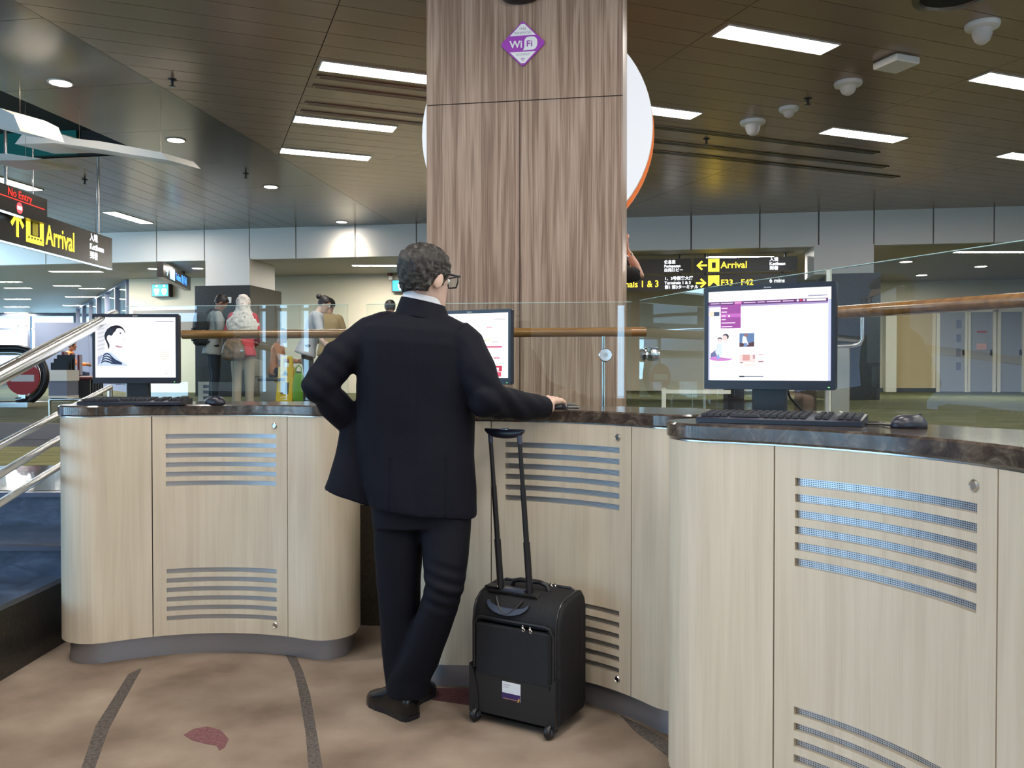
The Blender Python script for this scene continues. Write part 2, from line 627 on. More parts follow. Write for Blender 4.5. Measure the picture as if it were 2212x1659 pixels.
e_pts = [(-9.6, 9.4), (2.0, 7.0), (12, 5.4)]
for (a, b), (c, d) in zip(e_pts[:-1], e_pts[1:]):
    rs_.prism([(a, b - .03), (c, d - .03), (c, d - .002), (a, b - .002)], ZL + .001, ZU + .002)
struct('trim_2', rs_, 'mauve', 'grey mauve riser along the edge of the upper floor', 'trim')
# platform front wall
wl = MB()
for (a, b), (c, d) in zip(PW[:-1], PW[1:]):
    A, B = Vector((a, b)), Vector((c, d))
    n = (B - A).normalized()
    q = Vector((-n.y, n.x)) * .08
    wl.prism([A, B, B + q, A + q], 0, ZL)
struct('wall_platform', wl, 'brown', 'dark brown granite upstand behind the kiosks', 'wall')
# channel that holds the glass
ch = MB()
for (a, b), (c, d) in zip(PW[:-1], PW[1:]):
    A, B = Vector((a, b)), Vector((c, d))
    n = (B - A).normalized()
    q = Vector((-n.y, n.x)) * .05
    ch.prism([A - q * .2, B - q * .2, B + q, A + q], ZL, ZL + .05)
struct('trim_1', ch, 'postmetal', 'metal channel along the foot of the glass', 'trim')

# stairs at the left
st = thing('granite_staircase', 'dark granite stairs coloured with reflected window blue, with dark kerb at the left edge', 'stairs', (-2.3, 3.6, 0))
for i, (z0, z1, y0, y1) in enumerate(((0, .29, 1.5, 4.10), (.29, .44, 4.10, 4.67), (.44, ZL, 4.67, 4.76))):
    s_ = obj('step', MB().box(-5.2, .10, y0 - 3.6, y1 - 3.6 + (.02 if i < 2 else 0), 0 if i == 0 else z0 - .1, z1), 'step', st)
    obj('nosing', MB().box(-5.2, .10, y0 - 3.6 - .012, y0 - 3.6 + .03, z1 - .022, z1 + .004), 'nosing', s_)
obj('kerb', MB().box(.10, .15, -2.1, 1.12, 0, .295), 'granite', st)
obj('kerb', MB().box(.10, .15, .50, 1.12, .295, .45), 'granite', st)

# ------------------------------------------------------------------ ceilings
def clip(poly, n, d):
    """keep the side n.p <= d of a convex polygon"""
    out = []
    for i, a in enumerate(poly):
        b = poly[(i + 1) % len(poly)]
        da, db = n[0] * a[0] + n[1] * a[1] - d, n[0] * b[0] + n[1] * b[1] - d
        if da <= 0:
            out.append(a)
        if (da < 0 < db) or (db < 0 < da):
            k = da / (da - db)
            out.append((a[0] + (b[0] - a[0]) * k, a[1] + (b[1] - a[1]) * k))
    return out


def half(p, q):
    """half plane to the left of p->q : returns n,d with n.x <= d inside"""
    t = Vector((q[0] - p[0], q[1] - p[1])).normalized()
    n = (t.y, -t.x)
    return n, n[0] * p[0] + n[1] * p[1]


ceil = struct('ceiling', MB().box(-12, 24, -8, 20, ZC + .35, ZC + .45), 'void', 'bronze coloured metal plank ceiling over the hall', 'ceiling')
CA = R(21)
CU = Vector((math.cos(CA), math.sin(CA)))
CV = Vector((-math.sin(CA), math.cos(CA)))
CO = Vector((1.876, 7.2))
BL0, BL1 = Vector((-3.97, 7.11)), Vector((-3.97, 7.11)) + VB * 10         # line between the two ceiling fields
FL0, FL1 = Vector((-10, line_d(-10, 16.62))), Vector((24, line_d(24, 16.62)))     # foot of the fascia
planks, far = [], MB()
for i in range(-5, 7):
    for j in range(-44, 40):
        a = CO + CU * (i * 3.15 - .05 + .004) + CV * (j * .297 - .02 + .004)
        pl = [a, a + CU * 3.142, a + CU * 3.142 + CV * .289, a + CV * .289]
        pl = [(p.x, p.y) for p in pl]
        for h in (half(BL1, BL0), half(FL1, FL0)):
            pl = clip(pl, *h)
            if len(pl) < 3:
                break
        if len(pl) < 3:
            continue
        cx = sum(p[0] for p in pl) / len(pl)
        cy = sum(p[1] for p in pl) / len(pl)
        inside = cy > 4.2 and abs(cx) / cy < .72
        planks.append((cy if inside else 100 + abs(cy), pl))
planks.sort(key=lambda t: t[0])
for k, (dist, pl) in enumerate(planks):
    if k < 215 and dist < 100:
        obj('ceiling_plank', MB().prism(pl, ZC, ZC + .03), 'plank', ceil)
    else:
        far.prism(pl, ZC, ZC + .03)
fo = obj('ceiling_plank_field', far, 'plank', ceil)
fo['kind'] = 'stuff'
# glossy strip with downlights, and the plank field beyond it
HX = 1.76
def SB(a, b):
    """point of the left field: a metres along VB from BL0, b metres to the left"""
    p = BL0 + VB * a - UB * b
    return (p.x, p.y)


for k in range(-8, 8):
    a0, a1 = k * 1.6 + .004, (k + 1) * 1.6 - .004
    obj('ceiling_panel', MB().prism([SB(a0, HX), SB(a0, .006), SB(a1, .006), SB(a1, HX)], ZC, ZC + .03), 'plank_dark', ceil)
for r_ in range(22):
    b0 = HX + r_ * .36 + .004
    b1 = b0 + .352
    for a0, a1 in ((4.15, 7.0), (7.0, 10.4), (-15, -4)):
        pl = [SB(a0 + .004, b1), SB(a0 + .004, b0), SB(a1 - .004, b0), SB(a1 - .004, b1)]
        pl = clip(pl, *half(FL1, FL0))
        if len(pl) >= 3:
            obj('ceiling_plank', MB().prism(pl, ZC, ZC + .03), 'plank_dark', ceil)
# the raised coffer left of the strip: its far and near faces, lid and left end
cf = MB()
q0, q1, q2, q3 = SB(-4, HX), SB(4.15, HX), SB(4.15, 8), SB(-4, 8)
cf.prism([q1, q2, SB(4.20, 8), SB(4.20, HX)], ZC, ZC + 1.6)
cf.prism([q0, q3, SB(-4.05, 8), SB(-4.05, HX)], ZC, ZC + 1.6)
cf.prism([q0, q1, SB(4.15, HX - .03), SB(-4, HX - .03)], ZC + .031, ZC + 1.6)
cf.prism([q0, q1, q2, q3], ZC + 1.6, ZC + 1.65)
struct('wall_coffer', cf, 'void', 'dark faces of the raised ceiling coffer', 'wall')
tl = MB()
tl.prism([SB(4.10, HX + 1.0), SB(4.10, 7.9), SB(4.14, 7.9), SB(4.14, HX + 1.0)], ZC + .02, ZC + 1.5)
struct('wall_teal', tl, 'teal', 'teal green panel inside the ceiling coffer', 'wall')


def frame_box(o, u, v, L, Wd, z0, z1, m=0.0):
    a = o - u * m - v * m
    return MB().prism([(p.x, p.y) for p in (a, a + u * (L + 2 * m), a + u * (L + 2 * m) + v * (Wd + 2 * m), a + v * (Wd + 2 * m))], z0, z1)


def troffer(o, u, v, label, L=1.2, Wd=.245, z=ZC, em='tube', group='long ceiling lights'):
    t = thing('ceiling_light', label, 'light', (o.x, o.y, z), 0, group)
    oo = Vector((0, 0))
    fr = MB()
    e = .012
    for a, l, w in ((oo - u * e - v * e, L + 2 * e, e), (oo - u * e + v * Wd, L + 2 * e, e), (oo - u * e, e, Wd), (oo + u * L, e, Wd)):
        fr.prism([(p.x, p.y) for p in (a, a + u * l, a + u * l + v * w, a + v * w)], -.012, .0)
    obj('frame', fr, 'offwhite', t)
    obj('diffuser', frame_box(oo, u, v, L, Wd, -.008, -.002), em, t)
    return t


def on_ceiling(x, y, z=ZC):
    p = G(x, y, z)
    return Vector((p.x, p.y))


troffer(on_ceiling(697, 131), CU, CV, 'large lit ceiling strip half hidden by the left side of the wooden pillar')
troffer(on_ceiling(639, 249), CU, CV, 'lit ceiling strip left of the pillar just beyond the slotted air vents')
troffer(on_ceiling(609, 319), CU, CV, 'lit ceiling strip left of the pillar, farthest of its row of three')
troffer(on_ceiling(1575, 53), CU, CV, 'lit ceiling strip right of the pillar nearest to the camera')
c_ = on_ceiling(1516, 243) - CU * 1.2
troffer(c_, CU, CV, 'lit ceiling strip emerging from behind the round white sign')
troffer(on_ceiling(1800, 275), CU, CV, 'lit ceiling strip in the middle of the right hand ceiling above the right monitor')
troffer(on_ceiling(2139, 155), CU, CV, 'lit ceiling strip cut off by the upper right edge of the picture')
troffer(on_ceiling(2187, 328), CU, CV, 'small far lit ceiling strip cut off by the right picture edge')
troffer(on_ceiling(250, 457) - UB * .26, UB, VB, 'lit ceiling strip above the hanging Arrival sign at left', .26, 1.2)
troffer(Vector((-7.98, 12.6)) - UB * .2, UB, VB, 'lit ceiling strip above the No Entry sign at left', .26, 1.2)
n_out = 0
for u_ in (-6.3, -3.15, 0, 3.15, 6.3):
    for v_ in (-2.1, -4.2, -6.3, -8.4, -10.5):
        o_ = CO + CU * u_ + CV * v_
        if -6 < o_.y < 5.3 and not (o_.y > 3.0 and abs(o_.x / o_.y) < .7) and (o_ - BL0).dot(UB) > .3:
            troffer(o_, CU, CV, 'ceiling strip light in the near half of the hall behind the camera')

for (x, y), lab in zip(((131, 178), (380, 302), (585, 403), (738, 479)),
                       ('round ceiling downlight nearest the upper left corner', 'round ceiling downlight beside the far tip of the hanging canopy',
                        'round ceiling downlight third along the glossy strip', 'round ceiling downlight close to the far fascia that it lights')):
    p = on_ceiling(x, y)
    t = thing('downlight', lab, 'light', (p.x, p.y, ZC), 0, 'round downlights along the strip')
    obj('ring', MB().lathe([(.125, 0), (.125, -.008), (.105, -.012), (.10, 0)], 24), 'offwhite', t, True)
    obj('lens', MB().lathe([(.10, -.001), (.10, -.006), (.02, -.007)], 24), 'down', t)
sp = bpy.data.lights.new('downlight_beam', 'SPOT')
sp.energy = 60
sp.spot_size = R(110)
sp.spot_blend = 1.0
sp.color = (1, .86, .62)
sp.shadow_soft_size = .08
p = on_ceiling(738, 479)
so = bpy.data.objects.new('downlight_beam', sp)
so.location = (p.x + .05, p.y + .1, ZC - .06)
so.rotation_euler = (R(22), 0, 0)
COL.objects.link(so)

# linear air vents
def vent(o, u, v, L, label, w=.075, m='plank', grp='slotted ceiling air vents'):
    t = thing('ceiling_vent', label, 'vent', (o.x, o.y, ZC), 0, grp)
    z = Vector((0, 0))
    fr = MB()
    for k in range(4):
        a = z + v * (k * w / 3.3)
        fr.prism([(p.x, p.y) for p in (a, a + u * L, a + u * L + v * .008, a + v * .008)], -.014, 0)
    for a in (z, z + u * (L - .03)):
        fr.prism([(p.x, p.y) for p in (a, a + u * .03, a + u * .03 + v * (w * .95), a + v * (w * .95))], -.013, 0)
    obj('frame', fr, m, t)
    obj('slot', frame_box(z, u, v, L - .01, w * .9, -.004, 0), 'dark', t)


for (x, y), lab in zip(((685, 161), (676, 182), (659, 219), (650, 237)),
                       ('slotted air vent right beside the largest lit strip', 'second slotted air vent from the largest lit strip',
                        'third slotted air vent from the largest lit strip', 'slotted air vent next to the middle lit strip left of the pillar')):
    vent(on_ceiling(x, y), CU, CV, 1.5, lab)
M['ventmetal'] = mat('bright_vent_metal', (.42, .38, .30), .2, .9)
for (x, y, L), lab in zip(((1404, 268, 3.6), (1404, 300, 4.0), (1404, 322, 4.4)),
                          ('shiny long linear diffuser right of the round sign, nearest one', 'shiny long linear diffuser right of the round sign, middle one', 'shiny long linear diffuser right of the round sign, farthest one')):
    vent(on_ceiling(x, y), CU, CV, L, lab, .11, 'ventmetal', 'long linear diffusers')

# ceiling speakers, detectors, sprinklers
def dome(x, y, r, h, lab, name='ceiling_camera', cat='camera'):
    p = on_ceiling(x, y)
    t = thing(name, lab, cat, (p.x, p.y, ZC))
    obj('base', MB().lathe([(r, 0), (r, -.02), (r * .95, -.035), (r * .6, -.05)], 24), 'white', t, True)
    obj('dome', MB().lathe([(r * .62, -.04), (r * .55, -h * .6), (r * .42, -h * .85), (r * .2, -h)], 24), 'offwhite', t, True)


dome(2122, 52, .14, .17, 'white ceiling dome camera in the upper right corner')
dome(1832, 178, .14, .13, 'dim ceiling dome camera beyond the white ceiling box')
dome(1704, 233, .11, .11, 'small ceiling dome camera midway along the right ceiling')
dome(1626, 262, .15, .17, 'white ceiling dome camera nearest the round sign')
p = on_ceiling(1936, 128)
t = thing('access_point', 'flat white box fixed to the ceiling among the dome cameras', 'box', (p.x, p.y, ZC), CA)
obj('housing', MB().cbox((0, 0, -.04), .30, .30, .07, .012), 'white', t)
obj('mounting_plate', MB().cbox((0, 0, -.003), .24, .24, .006), 'offwhite', t)
for (x, y), lab in zip(((1526, 300), (372, 172), (183, 388), (531, 375), (1745, 213)),
                       ('small sprinkler head among the long diffusers', 'small sprinkler head in the plank ceiling at upper left', 'small sprinkler head above the No Entry sign', 'small sprinkler head on the glossy ceiling strip', 'small sprinkler head between the ceiling dome cameras')):
    p = on_ceiling(x, y)
    t = thing('sprinkler', lab, 'sprinkler', (p.x, p.y, ZC))
    obj('pipe', MB().lathe([(.045, 0), (.045, -.006), (.014, -.012), (.012, -.06)], 12), 'black', t)
    obj('deflector', MB().lathe([(.01, -.06), (.032, -.066), (.032, -.07), (.005, -.074)], 12), 'black', t)
p = on_ceiling(2060, -12)
t = thing('ceiling_ring', 'dark round ceiling opening at the top right edge', 'vent', (p.x, p.y, ZC))
obj('collar', MB().lathe([(.30, 0), (.30, -.015), (.25, -.02), (.24, 0)], 32), 'plank_dark', t, True)
obj('opening', MB().lathe([(.24, -.001), (.23, -.004), (.01, -.004)], 32), 'dark', t)

# ------------------------------------------------------------------ far end: fascia, columns, recess, walls
def wall_line(name, x0, x1, d0, z0, z1, m, th=.12, label=None):
    mb = MB()
    a, b = Vector((x0, line_d(x0, d0))), Vector((x1, line_d(x1, d0)))
    q = VB * th
    mb.prism([a, b, b + q, a + q], z0, z1)
    return struct(name, mb, m, label, 'wall')


fa = wall_line('wall_fascia', -14, 24, 16.74, ZR, ZC + .3, 'soffit', .10, 'white panelled fascia below the far ceiling edge')
xs = [-14, -12.6, -11.4, -10.2, -9.0]
for px in (340, 443, 540, 640, 768, 900, 1030, 1180, 1345, 1492, 1640, 1767, 1886, 2014, 2145):
    k = (px - CX) / F
    xs.append(k * 16.62 / (1 + .162 * k))
xs += [xs[-1] + 1.15 * k for k in range(1, 10)]
for a, b in zip(xs[:-1], xs[1:]):
    A, B = Vector((a + .012, line_d(a + .012, 16.62))), Vector((b - .012, line_d(b - .012, 16.62)))
    obj('fascia_panel', MB().prism([A, B, B + VB * .1, A + VB * .1], ZR + .005, ZC), 'fascia', fa)
rc = MB()
A, B = Vector((-9.6, line_d(-9.6, 16.84))), Vector((24, line_d(24, 16.84)))
rc.prism([A, B, B + VB * 9, A + VB * 9], ZR, ZR + .06)
rc.prism([A - UB * 22, A, A + VB * 22, A - UB * 22 + VB * 22], ZR, ZR + .06)
struct('ceiling_recess', rc, 'soffit', 'lower beige ceiling beyond the fascia', 'ceiling')


def column(x0px, x1px, cx0, cx1, d0, depth, topz, name, lab, m_base):
    k0, k1 = (x0px - CX) / F, (x1px - CX) / F
    xa, xb = k0 * d0 / (1 + .162 * k0), k1 * d0 / (1 + .162 * k1)
    A, B = Vector((xa, line_d(xa, d0))), Vector((xb, line_d(xb, d0)))
    t = thing(name, lab, 'column', (A.x, A.y, ZU))
    L = (B - A).length
    mb = MB()
    z = Vector((0, 0))
    mb.prism([(p.x, p.y) for p in (z, UB * L, UB * L + VB * depth, VB * depth)], 0, topz - ZU)
    obj('cladding', mb, m_base, t)
    k0, k1 = (cx0 - CX) / F, (cx1 - CX) / F
    xa, xb = k0 * (d0 + .1) / (1 + .162 * k0), k1 * (d0 + .1) / (1 + .162 * k1)
    A2 = Vector((xa, line_d(xa, d0 + .1))) - A
    L2 = (xb - xa) / UB.x
    mb = MB()
    mb.prism([(p.x, p.y) for p in (A2, A2 + UB * L2, A2 + UB * L2 + VB * (depth - .3), A2 + VB * (depth - .3))], topz - ZU, ZR - ZU + .02)
    obj('shaft', mb, 'fascia', t)
    return t


cl = column(422, 541, 445, 540, 16.45, 1.5, 3.10, 'clad_column', 'white column with dark granite base behind the headscarf wearer', 'granite')
cr = column(1790, 1901, 1757, 1886, 16.45, 1.2, 3.12, 'clad_column', 'white column with dark granite base behind the right monitor', 'granite')
p = P(480, 644, 16.95)
t = tag(obj('notice', MB().box(-.04, .04, -.01, 0, -.06, .06), 'white'), 'tiny white notice on the dark column base', 'notice')
t.location = (p.x, line_d(p.x, 16.45) - .001, p.z)
t.rotation_euler = (0, 0, BA)

# back walls
wb = wall_line('wall_back', -9.72, 2.0, 19.6, ZU, ZR, 'cream', .15, 'cream painted wall behind the waiting people')
a = Vector((-9.6, line_d(-9.6, 19.6) - .02))
obj('wall_band', MB().prism([a, a + UB * 2.6, a + UB * 2.6 + VB * .02, a + VB * .02], 2.25, 2.85), 'mauve', wb)
wr = wall_line('wall_back_right', 1.2, 24, 23.3, ZU, ZR, 'cream', .15, 'cream wall with grey doors at the far right')
mb = MB()
A = Vector((1.2, line_d(1.2, 23.3)))
mb.prism([A, A + UB * .15, Vector((2.0, line_d(2.0, 19.6))) + UB * .15, Vector((2.0, line_d(2.0, 19.6)))], ZU, ZR)
struct('wall_return', mb, 'cream', 'short cream return wall behind the pillar', 'wall')


def rx(px, d0):
    k = (px - CX) / F
    return k * d0 / (1 + .162 * k)


def wallbox(px0, px1, y0, y1, d0, th, proud):
    """box on the right far wall between two pixel columns and two pixel rows"""
    a, b = rx(px0, d0), rx(px1, d0)
    A, B = Vector((a, line_d(a, d0) - proud)), Vector((b, line_d(b, d0) - proud))
    d = (A.y + B.y) / 2
    z1, z0 = P(px0, y0, d).z, P(px0, y1, d).z
    return MB().prism([A, B, B + VB * th, A + VB * th], z0, z1)


ZDT = 2.82
def wall_rect(px0, px1, z0, z1, d0, th, proud):
    a, b = rx(px0, d0), rx(px1, d0)
    A, B = Vector((a, line_d(a, d0) - proud)), Vector((b, line_d(b, d0) - proud))
    return MB().prism([A, B, B + VB * th, A + VB * th], z0, z1)


D2 = 23.3
obj('wall_panel', wall_rect(1925, 2010, ZU, 2.9, D2, .05, .05), 'tan', wr)
for i, (a, b) in enumerate(((2026, 2080), (2092, 2140), (2157, 2203))):
    dr = struct('door_%d' % (i + 1), wall_rect(a, b, ZU + .01, ZDT, D2, .05, .06), 'doorgrey', ('grey service door with four square notices', 'grey service door with red notices', 'grey service door at the right picture edge')[i], 'door')
    fm = MB()
    for s_ in (wall_rect(a - 7, a, ZU, ZDT + .1, D2, .08, .09), wall_rect(b, b + 7, ZU, ZDT + .1, D2, .08, .09), wall_rect(a - 7, b + 7, ZDT, ZDT + .1, D2, .08, .09)):
        fm.add(s_.v, s_.f)
    obj('door_frame', fm, 'doorframe', dr)
    obj('handle', wall_rect(b - 6, b - 3, 1.72, 1.86, D2, .05, .12), 'black', dr)
    if i == 0:
        for q in range(4):
            obj('notice', wall_rect(a + 36, a + 46, 2.42 - q * .36, 2.62 - q * .36, D2, .01, .075), 'bluegrey', dr)
    if i == 1:
        obj('red_notice', wall_rect(a + 14, a + 35, 2.30, 2.34, D2, .01, .075), mat('red_notice', (.4, .05, .04), .5), dr)
        obj('red_notice', wall_rect(a + 14, a + 35, 1.86, 2.02, D2, .01, .075), mat('pale_notice', (.6, .35, .32), .5), dr)
struct('baseboard_right', wall_rect(1895, 2260, ZU, ZU + .1, D2, .03, .055), 'skirting', 'dark skirting along the far right wall', 'baseboard')
obj('wall_reveal', wall_rect(1902, 1925, ZU, 2.95, D2, .3, .30), 'doorframe', wr)

# recess lights
def recess_light(x0, x1, y, lab, w=.2, em='far_tube'):
    a, b = on_ceiling(x0, y, ZR), on_ceiling(x1, y, ZR)
    u = (b - a)
    L = u.length
    u.normalize()
    troffer(a, u, Vector((-u.y, u.x)), lab, L, w, ZR, em, 'recess ceiling lights')


recess_light(760, 866, 572, 'bright linear light on the recess ceiling left of the suited man')
recess_light(1532, 1672, 553, 'bright linear light in front of the directory signs')
recess_light(2070, 2240, 542, 'bright linear light above the far right doors')
recess_light(2125, 2260, 605, 'thin bright linear light just above the far right doors', .12)
recess_light(105, 215, 585, 'bright linear light under the hanging Arrival sign')
for x, y, lab in ((1957, 565, 'round recess downlight behind the right glass, left one of three'), (2119, 575, 'round recess downlight behind the right glass, right one of three'), (1991, 594, 'round recess downlight behind the right glass, lowest of three'),
                  (332, 580, 'round recess downlight left of the blue toilet sign'), (427, 579, 'round recess downlight right of the blue toilet sign')):
    p = on_ceiling(x, y, ZR)
    t = thing('downlight', lab, 'light', (p.x, p.y, ZR), 0, 'recess downlights')
    obj('ring', MB().lathe([(.15, 0), (.15, -.01), (.12, -.012), (.12, 0)], 20), 'offwhite', t, True)
    obj('lens', MB().lathe([(.118, -.001), (.118, -.008), (.02, -.009)], 20), 'down', t)

# far left concourse: window wall, blue grey wall
def window_wall(name, A, u, n, bay, z0, z1, label, sill=.3, mul=.09, head=.35, trans=(.55,)):
    """glazed wall of n bays from A along u (mullions, transoms, panes)"""
    v = Vector((-u.y, u.x))
    fr = MB()
    L = n * bay
    def bx(a, b, z0_, z1_, dp=.14):
        q = A + u * a
        r_ = A + u * b
        fr.prism([q - v * dp / 2, r_ - v * dp / 2, r_ + v * dp / 2, q + v * dp / 2], z0_, z1_)
    bx(0, L, z0, z0 + sill)
    bx(0, L, z1 - head, z1)
    for k in range(n + 1):
        bx(k * bay - mul / 2, k * bay + mul / 2, z0 + sill, z1 - head)
    for tr_ in trans:
        zz = z0 + (z1 - z0) * tr_
        for k in range(n):
            bx(k * bay + mul / 2, (k + 1) * bay - mul / 2, zz - .035, zz + .035, .1)
    o = struct(name, fr, 'bluegrey', label, 'window')
    for k in range(n):
        q, r_ = A + u * (k * bay + mul / 2), A + u * ((k + 1) * bay - mul / 2)
        obj('pane', MB().prism([q - v * .008, r_ - v * .008, r_ + v * .008, q + v * .008], z0 + sill, z1 - head), 'window', o)
    return o


window_wall('window_1', Vector((-27, 33.5)), Vector((1, 0)), 10, 1.9, ZU, ZR, 'bright glazed wall at the far left end of the concourse', .15, .16, .12, (.78, .42))
window_wall('window_2', Vector((-12, -7.8)), Vector((0, 1)), 8, 1.55, 0, ZC, 'tall glazed wall on the left side of the hall', .25, .3, .3, (.6,))
struct('wall_left', MB().box(-12.1, -11.95, 4.6, 12.2, 0, ZC + .3), 'bluegrey', 'blue grey side wall of the hall', 'wall')
struct('wall_concourse', MB().box(-30.1, -30, 11, 38, ZU, ZR), 'bluegrey', 'blue grey side wall of the concourse', 'wall')
mb = MB()
A = P(75, 700, 28)
B = P(205, 700, 28)
mb.box(A.x, B.x, 28, 28.2, ZU, 2.95)
struct('wall_screen', mb, 'bluegrey', 'blue grey screen wall in the far concourse', 'wall')
uu = Vector((-6.3, 9.6)).normalized()
window_wall('window_30', Vector((-9.78, 21.3)), uu, 6, 1.9, ZU, ZR, 'bright glazed wall receding beside the cream wall at the far left', .15, .12, .06, (.62,))
for (x0, x1, y), lab in zip(((-30, 40, 607), (8, 62, 621), (8, 60, 645), (8, 58, 662), (8, 56, 675), (114, 168, 616), (170, 222, 622), (140, 205, 640), (135, 190, 659)),
                            ('topmost slender light of the left column in the far concourse', 'second slender light from the top in the left concourse column', 'third slender light from the top in the left concourse column',
                             'fourth slender light from the top in the left concourse column', 'lowest slender light of the left column in the far concourse', 'left half of the topmost right column light in the far concourse',
                             'right half of the topmost right column light in the far concourse', 'middle slender light of the right column in the far concourse', 'lowest slender light of the right column above the portrait monitor')):
    recess_light(x0, x1, y, lab, .18)

# hall behind the camera: wall with narrow windows, right wall
bw = MB()
wins = [(-11.4, -9.75), (-8.32, -8.1), (-7.9, -7.6), (-7.35, -7.1), (-6.22, -5.95), (-.66, -.44), (-.38, -.20), (3.2, 4.2), (6.0, 7.0)]  # the last two, at the right, are added to let in light
xp = -12
for a, b in wins:
    bw.box(xp, a, -8.2, -8.0, 0, ZC + .3)
    bw.box(a, b, -8.2, -8.0, 0, .5)
    bw.box(a, b, -8.2, -8.0, 3.6, ZC + .3)
    xp = b
bw.box(xp, 12, -8.2, -8.0, 0, ZC + .3)
struct('wall_front', bw, 'offwhite', 'wall with narrow windows behind the camera', 'wall')
for i, (a, b) in enumerate(wins):
    w_ = struct('window_%d' % (i + 3), MB().box(a, b, -8.11, -8.095, .5, 3.6), 'window', 'narrow unseen window behind the camera', 'window')
    fm = MB()
    fm.box(a, a + .04, -8.16, -8.04, .5, 3.6)
    fm.box(b - .04, b, -8.16, -8.04, .5, 3.6)
    fm.box(a + .04, b - .04, -8.16, -8.04, 2.6, 2.66)
    obj('window_frame', fm, 'offwhite', w_)
struct('wall_right', MB().box(12, 12.2, -8.2, 5.3, 0, ZC + .3), 'offwhite', 'right side wall of the hall behind the camera', 'wall')
struct('wall_far_right', MB().box(23.8, 24, 4, 26, ZU, ZC + .3), 'cream', 'right side wall of the concourse', 'wall')
mb = MB()
mb.box(12, 24, 5.0, 5.2, 0, ZC + .3)
struct('wall_corner', mb, 'cream', 'wall between the hall and the concourse', 'wall')

# ------------------------------------------------------------------ wood clad pillar and the round sign behind it
PL = P(922, 600, 5.50)
k_ = (1344 - CX) / F
pxr = k_ * (PL.y + .162 * PL.x) / (1 + .162 * k_)
PWD = (pxr - PL.x) / UB.x
pil = thing('wooden_pillar', 'square pillar clad in walnut veneer panels in the middle of the hall', 'pillar', (PL.x, PL.y, ZL), BA)
hs, vsm = 3.048 - ZL, .62 * PWD / 1.28
H = ZC + .02 - ZL
PD = 1.1
def slab(x0, x1, z0, z1):
    return MB().box(x0, x1, 0, .02, z0, z1)


obj('core', MB().box(.015, PWD - .015, .012, PD - .01, 0, H), 'dark', pil)
obj('veneer_panel', slab(0, .485 * PWD - .003, 0, hs - .003), 'pillar', pil)
obj('veneer_panel', slab(.485 * PWD + .003, PWD, 0, hs - .003), 'pillar', pil)
obj('veneer_panel', slab(0, PWD, hs + .003, H), 'pillar', pil)
for x0 in (0, PWD - .015):
    obj('side_panel', MB().box(x0, x0 + .015, .0205, PD - .012, 0, H), 'pillar', pil)
obj('back_panel', MB().box(.0, PWD, PD - .011, PD, 0, H), 'pillar', pil)

dp = P(1125, -8, 5.38)
t = thing('pillar_dome', 'dark dome fitting at the very top of the wooden pillar', 'camera', (dp.x, line_d(dp.x, PL.y + .162 * PL.x) - .0, dp.z), BA)
obj('dome', MB().ball((0, -.02, 0), .125, .09, .045, 20, 10), 'black', t, True)
obj('mount', MB().box(-.1, .1, -.03, .0, -.01, .05), 'black', t)

# wifi sign (diamond) on the pillar
wp = P(1130, 95, 5.39)
wp.y = line_d(wp.x, PL.y + .162 * PL.x)
wf = thing('wifi_sign', 'purple and white diamond shaped wireless hotspot sign on the wooden pillar', 'sign', wp, BA)


def diamond(r, b=.18, n=5):
    out = []
    for k in range(4):
        a = k * 90
        c = Vector((math.cos(R(a)), math.sin(R(a)))) * (r * (1 - b))
        for j in range(n):
            q = R(a - 45 + 90 * j / (n - 1))
            out.append((c.x + math.cos(q) * r * b * .72, c.y + math.sin(q) * r * b * .72))
    return out


wr_ = .147
obj('plate', MB().prism_y(diamond(wr_, .16), -.012, 0), 'purple', wf)
def tri(s_):
    h0, h1 = .052 * s_, .125 * s_
    w0 = .084
    return [(-w0, h0), (w0, h0), (.012, h1), (-.012, h1)] if s_ > 0 else [(-w0, h0), (-.012, h1), (.012, h1), (w0, h0)]


obj('white_field', MB().prism_y(tri(1), -.014, -.012), 'signwhite', wf)
obj('white_field', MB().prism_y(tri(-1), -.014, -.012), 'signwhite', wf)
bub = [(.0, -.044), (.06, -.042)] + [(.06 + .033 * math.sin(R(a)), -.009 - .033 * math.cos(R(a))) for a in (20, 45, 70)] + [(.095, .0)] + [(.062 + .033 * math.cos(R(a)), .010 + .033 * math.sin(R(a))) for a in (20, 45, 70, 90)] + [(.04, .043)] + [(.04 - .03 * math.sin(R(a)), .013 + .03 * math.cos(R(a))) for a in (25, 50, 75, 90)] + [(.010, -.02), (.006, -.034)]
obj('speech_bubble', MB().prism_y(bub, -.014, -.012), 'signwhite', wf)
text('Wi', .064, 'signwhite', wf, (-.085, -.0135, -.024), name='lettering', bold=.0014, sx=1.02)
text('Fi', .054, 'purple', wf, (.022, -.0148, -.02), name='lettering', bold=.0006, sx=1.12)
text('FREE', .021, 'lilac', wf, (0, -.0145, .088), align='CENTER')
text('ENHANCED', .021, 'lilac', wf, (0, -.0145, .062), align='CENTER')
text('HOTSPOT', .019, 'lilac', wf, (0, -.0145, -.076), align='CENTER')
for r_ in (.006, .013, .020):
    arc = [(math.cos(R(a)) * r_, -.112 + math.sin(R(a)) * r_) for a in range(45, 136, 15)] + [(math.cos(R(a)) * (r_ - .003), -.112 + math.sin(R(a)) * (r_ - .003)) for a in range(135, 44, -15)]
    obj('wave_mark', MB().prism_y(arc, -.0148, -.014), 'purple', wf)

